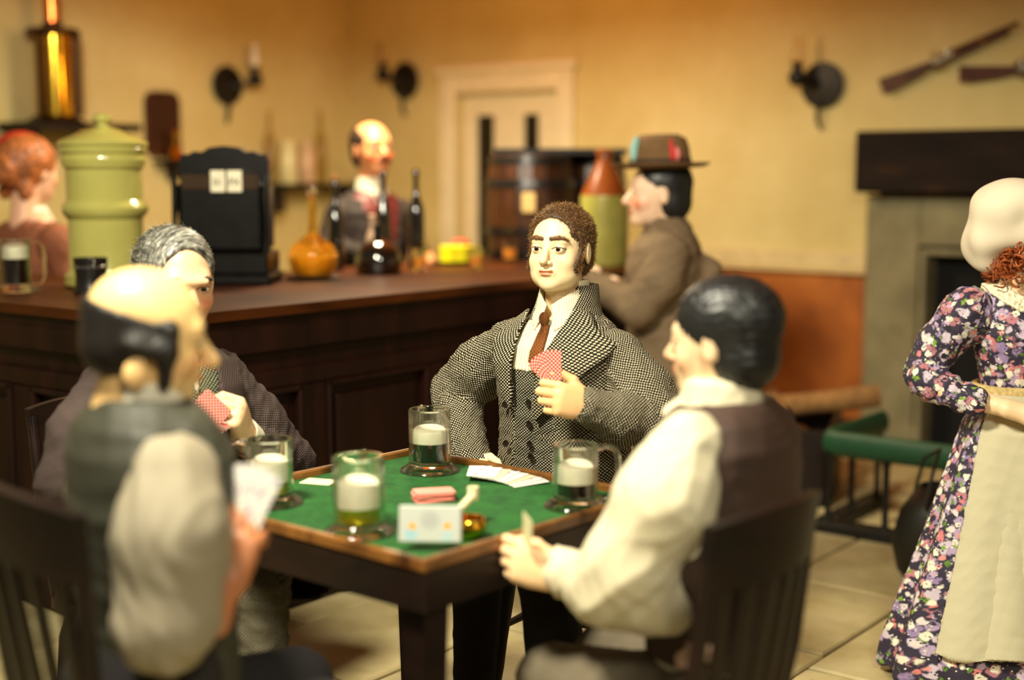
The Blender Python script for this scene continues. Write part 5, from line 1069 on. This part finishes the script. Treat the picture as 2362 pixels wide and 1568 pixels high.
# brass urn
BR=plain('polished_brass',(224,176,58),.14,metal=1,var=.12,scale=4); CO=plain('polished_copper',(204,110,54),.16,metal=1,var=.1); DB=plain('dark_bronze',(70,46,22),.35,metal=.8)
ur=prop('brass_boiler','tall brass cylinder with dark collar and copper pipe rising from it at the left','boiler',4.85,YW-.19,1.835)
MB().lathe([(.0001,0),(.155,0),(.16,.015),(.13,.03),(.125,.04),(.0001,.04)],40).build('foot',DB,ur)
MB().lathe([(.0001,.04),(.105,.04),(.105,.40),(.111,.405),(.111,.42),(.105,.425),(.105,.50),(.0001,.50)],48).build('cylinder',BR,ur)
MB().lathe([(.0001,.50),(.15,.50),(.155,.51),(.155,.53),(.14,.54),(.06,.545),(.052,.58),(.0001,.58)],40).build('collar',DB,ur)
MB().lathe([(.0001,.58),(.045,.58),(.045,1.1),(.0001,1.1)],28).build('pipe',CO,ur)
for a_ in(205,-25): MB().box((-.03,-.02,.04),(.03,.02,.50),.004,M=RZ(a_)@T(.128,0,0)).build('side_strut',DB,ur)
us=thing('boiler_shelf','dark narrow wooden shelf on the wall under the brass cylinder','shelf',(4.9,YW,1.79))
MB().box((-.32,-.38,0),(.42,0,.045),.008).build('board',WD,us)
for x in(-.25,.33): MB().box((x-.02,-.3,-.22),(x+.02,0,0),.005).build('bracket',WD,us)
# back shelf with jars, framed plaque
sh=thing('wall_shelf','dark wooden shelf on the wall between the register and the barman','shelf',(7.05,YW-.0,1.47))
MB().box((-.52,-.24,-.045),(.44,0,0),.006).build('board',WD,sh)
for x in(-.42,.34): MB().box((x-.02,-.20,-.20),(x+.02,0,-.045),.005).build('bracket',WD,sh)
def jar(label,x,y,r,h,col):
    t=prop('storage_jar',label,'jar',x,y,1.4705)
    MB().lathe([(.0001,0),(r,0),(r*1.04,.01),(r*1.04,h*.75),(r*.8,h*.85),(r*.8,h*.9),(.0001,h*.9)],28).build('pot',plain('jar_'+str(col[2]),col,.3),t)
    MB().lathe([(.0001,h*.9),(r*.86,h*.9),(r*.86,h*.98),(.0001,h)],24).build('lid',plain('jar_'+str(col[2]),col,.3),t)
jar('pale cream jar, left one on the wall shelf',6.76,YW-.12,.062,.30,(226,216,160)); jar('pale pinkish jar, right one on the wall shelf',6.94,YW-.12,.060,.29,(214,178,140))
for lb,x,c,h in(('tall clear bottle behind the cream jar on the shelf',6.63,(120,110,70),.50),('tall clear bottle at the right end of the wall shelf',7.12,(190,160,90),.52)):
    t=prop('bottle',lb,'bottle',x,YW-.07,1.4705); MB().lathe([(.0001,0),(.038,0),(.04,.01),(.04,h*.6),(.016,h*.74),(.014,h*.96),(.018,h),(.0001,h)],24).build('glass_body',glass('tinted_glass',(.75,.66,.4),.05),t)
pq=thing('wall_plaque','dark red-brown wooden board with rounded corners hanging on the wall','plaque',(5.76,YW,1.655))
MB().prism([(x,z+.2) for x,z in rrect(.27,.42,.07)],-.03,0,M=XZ).build('board',wood('mahogany',(54,18,10),(84,34,18)),pq)
MB().prism([(x,z+.2) for x,z in rrect(.22,.37,.055)],-.036,-.030,M=XZ).build('face',wood('mahogany_dark',(38,14,9),(62,24,14)),pq)
bg=prop('brass_bell','small brass handbell with pale dome standing behind the green crock','bell',3.50,4.86,Z)
lg=thing('wall_bracket_shelf','tiny dark ledge below the wall plaque carrying the brass bell','shelf',(5.80,YW,1.60))
MB().box((-.12,-.16,0),(.12,0,.025),.004).build('board',WD,lg)
MB().box((-.015,-.12,-.10),(.015,0,0),.004).build('bracket',WD,lg)
bg.location=(5.80,YW-.09,1.6251)
MB().lathe([(.0001,0),(.055,0),(.06,.008),(.045,.03),(.038,.08),(.02,.10),(.012,.105),(.012,.13),(.03,.15),(.03,.17),(.012,.195),(.0001,.197)],28).build('dome',BR,bg)
# ================================================================= WALL THINGS
def sconce(label,x,y,z,rz,f=1):
    t=thing('wall_lamp',label,'wall lamp',(x,y,z),math.radians(rz)); K=plain('black_lamp_iron',(18,16,15),.45,metal=.3)
    # local: wall at y=0, room toward -y
    MB().lathe([(.0001,0),(.115,0),(.132,.012),(.125,.022),(.05,.03),(.0001,.032)],36,M=T(.0,-.02,0)@RX(90)).build('reflector',K,t)
    MB().tube([(0,-.01,-.05),(-.01,-.05,-.12),(-.015,-.05,-.20),(-.005,-.02,-.25)],[.018,.015,.012,.010],10).build('wall_bracket',K,t)
    MB().tube([(0,-.04,0),(-.05*f,-.11,.0),(-.10*f,-.15,.03)],.012,10).build('arm',K,t)
    MB().lathe([(.0001,-.04),(.03,-.035),(.052,0),(.05,.03),(.028,.05),(.026,.075),(.036,.085),(.036,.095),(.0001,.095)],28,M=T(-.10*f,-.15,.03)).build('font',K,t)
    MB().lathe([(.024,.095),(.036,.13),(.026,.17),(.018,.25),(.0165,.25),(.024,.168),(.034,.13),(.022,.095)],28,M=T(-.10*f,-.15,.03)).build('chimney',plain('milk_glass',(236,226,206),.25,sub=.2) if f<0 else glass('lamp_chimney',(1,.96,.9),.08,clear=.3),t)
    MB().lathe([(.0001,.095),(.012,.096),(.010,.11),(.0001,.112)],16,M=T(-.10*f,-.15,.03)).build('burner',BR,t)
    return t
sconce('black iron oil lamp on the wall right of the musket-hung chimney, above bare plaster',XW,3.50,2.045,-90)
CURR=sconce('black iron oil lamp high on the wall left of the cream door',XW,6.72,2.20,-90)
sconce('black iron oil lamp on the left wall above the cash register',6.30,YW,2.13,0,-1.4)
# fireplace
GS=NT('grey_stone'); c=GS.coord(); n=GS.noise(5,5,c,.6); GS.l(GS.ramp(n,[(.3,lin((110,102,74))),(.7,lin((142,132,98)))]),GS.b.inputs['Base Color']); GS.inp('Roughness',.8); GS.bump(GS.noise(24,4,c),.3,.005); GS=GS.m
fp=thing('fireplace','grey stone fireplace surround with dark opening behind the maid','fireplace',(XW-.002,2.25,0))
OY0,OY1=1.72,2.79; F0,F1=1.36,3.15
for a,b,nm in((OY1+.05,F1,'jamb'),(F0,OY0-.05,'jamb')):
    MB().box((-.16,a-2.25,.0),(0,b-2.25,1.42),.008).build(nm,GS,fp); MB().box((-.20,a-2.25-.02,.0),(0,b-2.25+.02,.14),.01).build('plinth',GS,fp)
MB().box((-.16,OY0-.05-2.25,1.15),(0,OY1+.05-2.25,1.42),.006).build('lintel',GS,fp)
mb=MB()
for d,dx in((.0,-.19),(.05,-.175)):
    mb.box((dx,OY1+d-2.25,0.0),(-.02,OY1+d+.035-2.25,1.10+d+.035),.006).box((dx,OY0-d-.035-2.25,0),(-.02,OY0-d-2.25,1.10+d+.035),.006).box((dx,OY0-d-2.25,1.10+d),(-.02,OY1+d-2.25,1.10+d+.035),.006)
mb.build('moulding',GS,fp)
MB().box((-.03,OY0-2.25,0),(-.012,OY1-2.25,1.10)).build('firebox',plain('opening_black',(9,7,6),.95),fp)  # thin flat panel, near black, closing the fireplace opening
MB().box((-.45,F0-2.25,.0),(-.2,F1-2.25,.03),.006).build('hearth',plain('dark_hearth',(40,36,30),.7),fp)
mt=thing('mantel_beam','massive dark rough timber mantel beam above the fireplace','mantel beam',(XW-.15,2.25,1.435))
mb=MB().box((-.15,-.98,0),(.149,.92,.335),.012)
wdm=NT('beam_wood'); c=wdm.coord('Object',(6,1.1,6)); n=wdm.n('ShaderNodeTexNoise'); n.inputs['Scale'].default_value=1.5; n.inputs['Detail'].default_value=6; wdm.l(c,n.inputs['Vector']); wdm.l(wdm.ramp(n.outputs[0],[(.35,lin((22,14,10))),(.58,lin((36,24,16))),(.72,lin((96,56,26)))]),wdm.b.inputs['Base Color']); wdm.inp('Roughness',.8); wdm.inp('Specular IOR Level',.2); wdm.bump(n.outputs[0],.5,.01)
mb.build('beam',wdm.m,mt)
# muskets
def musket(label,y,z,ang,L,sil=False,flip=1):
    t=thing('musket',label,'musket',(XW-.05,y,z),0); M=RX(ang)   # local: length along -y
    S=wood('gun_stock',(46,18,10),(92,42,22)); ST_=plain('gun_steel',(176,166,160) if sil else (120,92,70),.22,metal=.95)
    def P_(a,b): return M@Vector((0,-a,b))
    pr=[(0,-.045),(0,.045),(.16,.030),(.30,.020),(.36,.024),(.44,.018),(L*.92,.010),(L*.92,-.014),(.44,-.022),(.36,-.026),(.28,-.018),(.22,-.03)]
    MB().prism([(-a,b) for a,b in pr],-.017,.017,M=M@Matrix(((0,0,1,0),(1,0,0,0),(0,1,0,0),(0,0,0,1)))).build('stock',S,t)
    MB().tube([M@Vector((-.012,-.30 if sil else -.36,.030 if sil else .022)),M@Vector((-.012,-L,.024 if sil else .016))],[.017 if sil else .0135,.014 if sil else .011],14).build('gun_barrel',ST_,t)
    mb=MB().box((-.024,-.44,-.012),(-.015,-.31,.022),.003,M=M).tube([M@Vector((-.022,-.34,.015)),M@Vector((-.024,-.325,.05)),M@Vector((-.024,-.35,.065))],.007,8).tube([M@Vector((-.022,-.40,.015)),M@Vector((-.024,-.41,.045))],.009,8); mb.build('flintlock',plain('lock_steel',(190,180,160),.25,metal=1),t)
    MB().tube([M@Vector((0,-.30,-.02)),M@Vector((0,-.32,-.045)),M@Vector((0,-.36,-.05)),M@Vector((0,-.39,-.026))],.004,6).build('trigger_guard',BR,t)
    for a in(.55,.75): MB().lathe([(.021,-.008),(.023,-.008),(.023,.008),(.021,.008)],16,M=M@T(0,-L*a,.004)@RX(90),close=True).build('barrel_band',BR,t)
    MB().box((.018,-.30,-.01),(.049,-.27,.0),M=M).box((.018,-L*.7,-.01),(.049,-L*.7+.03,.0),M=M).build('wall_hook',plain('black_lamp_iron',(18,16,15),.45),t)
    return t
musket('wood-stocked flintlock musket slanting up to the right on the far wall',3.13,2.02,-21,.80)
musket('silver-barrelled musket mounted level, cut by the right frame edge',2.69,2.07,-2,.95,sil=True)
# club fender with green pad
fe=thing('club_fender','iron fireside fender with green padded leather seat rail','fender',(5.46,2.50,0)); GP=plain('green_leather',(28,72,44),.5,bump=.3); IB=plain('fender_iron',(34,31,26),.5,metal=.5)
FX,FY=.62,-1.7
MB().tube([(FX,0,.39),(.06,0,.39),(.015,-.015,.39),(0,-.06,.39),(0,FY,.39)],.055,14,flat=.62,up=(0,0,1)).build('padded_rail',GP,fe)
mb=MB(); mb.box((-.05,FY,0),(.05,.05,.05),.008).box((.05,-.05,0),(FX,.05,.05),.008); mb.build('base',IB,fe)
for k_ in range(7): MB().lathe([(.02,.05),(.014,.07),(.014,.31),(.022,.345)],10,M=T(0,-.02-.26*k_,0)).build('upright',IB,fe)
for k_ in range(1,3): MB().lathe([(.02,.05),(.014,.07),(.014,.31),(.022,.345)],10,M=T(.29*k_,0,0)).build('upright',IB,fe)
# coal scuttle
cs=thing('coal_scuttle','tall dark iron coal scuttle on the floor between fender and maid','coal scuttle',(5.06,1.87,0),math.radians(-60))
sd_=NT('scuttle_iron'); sd_.inp('Base Color',(*lin((40,38,30)),1)); sd_.inp('Roughness',.5); sd_.inp('Metallic',.4)
mb=MB(); seg=28
rings=[(0,0,.10,.09),(.03,0,.125,.10),(.14,0,.15,.12),(.26,.03,.15,.12),(.36,.08,.13,.10)]
vs=[];fs=[]
for z,cx,a,b in rings:
    for i_ in range(seg):
        an=2*math.pi*i_/seg; tz=z+(.16*max(0,math.cos(an)) if z>.3 else (.05*max(0,math.cos(an)) if z>.2 else 0)); vs.append((cx+a*math.cos(an),b*math.sin(an),tz))
for j in range(len(rings)-1):
    for i_ in range(seg): i2=(i_+1)%seg; fs.append((j*seg+i_,j*seg+i2,(j+1)*seg+i2,(j+1)*seg+i_))
fs.append(tuple(reversed(range(seg)))); me=mb.add(vs,fs).mesh('shell'); o=link('shell',me,sd_.m,cs); m_=o.modifiers.new('th','SOLIDIFY'); m_.thickness=.006
MB().tube([(-.05,.12,.30),(-.02,.11,.44),(.02,0,.50),(-.02,-.11,.44),(-.05,-.12,.30)],.007,8).build('bail_handle',sd_.m,cs)
MB().lathe([(.0001,.20),(.12,.20),(.10,.235),(.0001,.25)],14,M=T(.03,0,0)).build('coal',plain('coal',(12,11,11),.3,bump=1),cs)
# log basket
lb=thing('log_box','dark wooden log box on the floor by the rust dado','log box',(6.05,2.93,0),math.radians(20))
for a,b in(((-.30,-.20),(.30,-.17)),((-.30,.17),(.30,.20)),((-.30,-.17),(-.27,.17)),((.27,-.17),(.30,.17))): MB().box((*a,0),(*b,.36),.006).build('side_board',WD,lb)
MB().box((-.27,-.17,.01),(.27,.17,.03)).build('bottom_board',WD,lb)
BKW=plain('bark',(150,108,60),.9,bump=1,var=.3,scale=18); END=plain('cut_wood',(206,140,72),.7,var=.2)
for i_,(x,y_,z,rz,tilt,L,r_,lab) in enumerate(((.03,-.06,.44,-58,-7,.66,.055,'long split log lying slantwise on top of the log box'),(-.04,.10,.43,30,0,.36,.055,'short round log crossing the log box, orange cut end showing'),(.0,.0,.24,20,0,.44,.06,'log lying inside the log box under the others'))):
    l=thing('log',lab,'log',(6.05+x,2.93+y_,z),math.radians(rz)); M=RY(90+tilt)
    MB().lathe([(r_*.98,-L/2),(r_,-L/4),(r_*.94,0),(r_,L/4),(r_*.97,L/2)],14,M=M).build('bark',BKW,l); MB().lathe([(.0001,-L/2-.002),(r_*.9,-L/2-.002),(r_*.9,L/2+.002),(.0001,L/2+.002)],14,M=M).build('cut_end',END,l)
# unseen beam added to block lamp light from the upper walls
struct('light_block_beam',MB().box((3.2,-2.2,2.88),(3.4,YW,CH)),WD)
# ================================================================= THINGS ON THE CARD TABLE
def cardback():
    t=NT('card_back'); c=t.coord(); sp=t.n('ShaderNodeSeparateXYZ'); t.l(c,sp.inputs[0]); k=2*math.pi/.0100
    u=t.math('ADD',sp.outputs[0],sp.outputs[1]); v=t.math('SUBTRACT',sp.outputs[0],sp.outputs[1])
    p=t.math('MULTIPLY',t.math('COSINE',t.math('MULTIPLY',sp.outputs[0],k)),t.math('COSINE',t.math('MULTIPLY',sp.outputs[1],k)))
    t.l(t.mix(t.math('GREATER_THAN',p,.22),lin((176,34,38)),lin((244,214,190))),t.b.inputs['Base Color']); t.inp('Roughness',.45); return t.m
CB=cardback(); WH=plain('card_stock',(242,238,222),.5,var=.02); CRM=plain('cream_card',(240,236,186),.5,var=.02)
def faceprint(cols,seed,name):
    t=NT(name); c=t.coord(); n=t.n('ShaderNodeTexVoronoi'); n.inputs['Scale'].default_value=150; t.l(c,n.inputs['Vector'])
    col=t.ramp(n.outputs['Color'],[(.0,lin(cols[0])),(.22,lin(cols[1])),(.34,lin((240,236,222))),(1,lin((240,236,222)))]); t.l(col,t.b.inputs['Base Color']); t.inp('Roughness',.5); return t.m
FP=faceprint(((206,120,110),(150,150,190)),1,'card_face_print')
def card(parent_name,label,group,loc,rot,w_=.046,h_=.066,front=WH,back=CB,bend=0):
    """one card; pivot at the bottom middle; front looks along +z"""
    t=thing('playing_card',label,'playing card',loc,0,group); M=Matrix(rot).to_4x4(); out=rrect(w_,h_,.005,4)
    MB().prism([(x,y+h_/2) for x,y in out],.0,.0005).build('face',front,t).matrix_local=M
    MB().prism([(x,y+h_/2) for x,y in out],-.0005,-.00001).build('back',back,t).matrix_local=M
    return t
# loose fan of face-up cards
ORD=('topmost','second from top','third from top','fourth from top','fifth from top','sixth from top','seventh from top','eighth from top','ninth from top','tenth from top','bottommost')
for i_ in range(8):
    a=-62+i_*17; M=(RZ(a-20)@RX(4)@T(0,-.012,.0006*i_)); card('c',ORD[7-i_]+' white face-up card of the loose fan before the tweed-coated man','face-up fan on the baize',(2.722-.003*i_,2.105+.012*i_,.7530+.0022*i_),(RZ(-118+i_*9)@RX(3)).to_3x3(),.062,.10,front=(WH,FP,plain('tan_card',(214,200,170),.5,var=.03))[i_%3],back=WH)  # some cards tinted tan so the overlaps show
card('c','cream card lying on the baize between the two pale beer mugs','',(2.437,2.555,.7535),RZ(200).to_3x3(),.062,.085,front=CRM,back=CRM)['group']=''
card('c','cream card lying just right behind the nearest pale beer mug','',(2.50,2.475,.7535),RZ(170).to_3x3(),.05,.075,front=CRM,back=CRM)
for o in COL.objects:
    if o.get('group')=='': del o['group']
PK=plain('pink_card',(228,140,124),.5,var=.04)
for i_ in range(11):
    t=thing('playing_card',ORD[10-i_]+' pink-backed card of the stock pile at the table centre','playing card',(2.485+random.uniform(-.003,.003),2.155+random.uniform(-.003,.003),.7527+.0021*i_),math.radians(-38+random.uniform(-5,5)),'pink stock pile')
    MB().prism(rrect(.098,.062,.010,4),0,.0019).build('card_sheet',PK,t)
# pictured packet leaning on the ashtray, ashtray, pipe
pk=thing('card_packet','white picture packet with two orange spots leaning at the near table corner','packet',(2.130,1.858,.7705),math.radians(-55))
pp=NT('packet_print'); c=pp.coord('Generated'); sp=pp.n('ShaderNodeSeparateXYZ'); pp.l(c,sp.inputs[0])
def spot(x,z,r):
    dx=pp.math('SUBTRACT',sp.outputs[0],x); dz=pp.math('MULTIPLY',pp.math('SUBTRACT',sp.outputs[2],z),.62); d=pp.math('SQRT',pp.math('ADD',pp.math('MULTIPLY',dx,dx),pp.math('MULTIPLY',dz,dz)))
    m=pp.n('ShaderNodeMapRange'); m.inputs[1].default_value=r; m.inputs[2].default_value=r*.5; pp.l(d,m.inputs[0]); return m.outputs[0]
base=pp.mix(pp.math('MULTIPLY',spot(.5,.62,.2),.5),lin((186,190,180)),lin((150,152,150))); base=pp.mix(pp.math('MULTIPLY',spot(.2,.25,.13),.7),base,lin((130,190,205))); base=pp.mix(pp.math('MULTIPLY',spot(.78,.2,.13),.5),base,lin((150,195,200)))
base=pp.mix(spot(.22,.45,.075),base,lin((240,160,20))); base=pp.mix(spot(.78,.47,.075),base,lin((240,160,20))); pp.l(base,pp.b.inputs['Base Color']); pp.inp('Roughness',.45)
MB().box((-.066,-.004,0),(.066,.004,.078),.003,M=RX(-12)).build('printed_front',pp.m,pk)
MB().box((-.066,.004,0),(.066,.012,.078),.003,M=RX(-12)).build('packet_back',WH,pk)
ash=thing('ashtray','round brass bowl ashtray beside the picture packet','ashtray',(2.262,1.868,.7525))
MB().lathe([(.0001,0),(.03,0),(.034,.006),(.044,.02),(.046,.036),(.042,.044),(.036,.044),(.038,.034),(.034,.02),(.0001,.012)],36).build('bowl',BR,ash)
pi_=thing('clay_pipe','white clay pipe resting across the brass ashtray','pipe',(2.305,1.918,.802),math.radians(16))
CLY=plain('white_clay',(236,226,178),.6)
MB().tube([(-.055,0,-.001),(.0,0,0),(.06,0,.012)],[.0075,.009,.0105],12).build('stem',CLY,pi_); MB().lathe([(.0001,-.012),(.011,-.010),(.014,.004),(.013,.022),(.009,.022),(.008,.0)],16,M=T(.068,0,.012)).build('pipe_bowl',CLY,pi_)
# ================================================================= CARDS HELD IN HANDS, PADDLE
def wpt(P,p): return (Matrix.Translation(P.location)@P.rotation_euler.to_matrix().to_4x4())@Vector(p)
def fan(P,piv,towards,up,n,spread,label,group,w_,h_,back,front,thick=.0009,start=None):
    """n cards fanned round piv (in the holder's frame); towards = where the back print looks"""
    z=Vector(nrm(towards)); y=Vector(up); y=(y-z*y.dot(z)).normalized(); x=y.cross(z); B=Matrix((x,y,z)).transposed()
    rz=P.rotation_euler.to_matrix()
    for i_ in range(n):
        a=(i_-(n-1)/2)*spread; M=rz@B@Matrix.Rotation(math.radians(a),3,'Z'); q=wpt(P,Vector(piv)+z*thick*i_*(-1))
        k_=n-1-i_; card('',(('leftmost','second from left','third from left','fourth from left','fifth from left','sixth from left')[k_] if k_<n-1 else 'rightmost')+' '+label,group,q,M,w_,h_,front=back,back=front)
fan(CENTRAL,(-.148,.262,1.005),(-.50,.85,.10),(.45,.1,1),6,9,'red-checked card of the fan held by the tweed-coated man','cards of the tweed-coated man',.040,.078,CB,WH)
fan(GREY,(-.038,.212,.930),(.70,.70,.05),(.9,-.75,.12),7,13,'red-dotted card of the fan held by the grey-haired man','cards of the grey-haired man',.050,.085,CB,WH)
fan(BALD,(.200,.095,.900),(.62,-.78,.1),(-.1,.0,1),6,12,'white picture card of the fan held by the balding man','cards of the balding man',.055,.11,FP,WH)
card('','pale card held edge-on in the fist of the black-haired man','',wpt(DARK,(-.255,.285,.755)),(RZ(60)@RX(82)@RZ(18)).to_3x3(),.045,.085,front=CRM,back=CRM)
for o in COL.objects:
    if o.get('group')=='': del o['group']
q=wpt(MAID,(.02,.245,.80)); pd_.location=q; pd_.rotation_euler=(0,0,math.radians(146))
MB().tube([(0,0,.07),(0,.01,-.03)],.012,10).prism([(-.03,-.04),(.03,-.04),(.042,-.09),(.046,-.19),(.0,-.225),(-.046,-.19),(-.042,-.09)],-.008,.008,M=T(0,.015,0)@XZ).build('blade',WP,pd_)
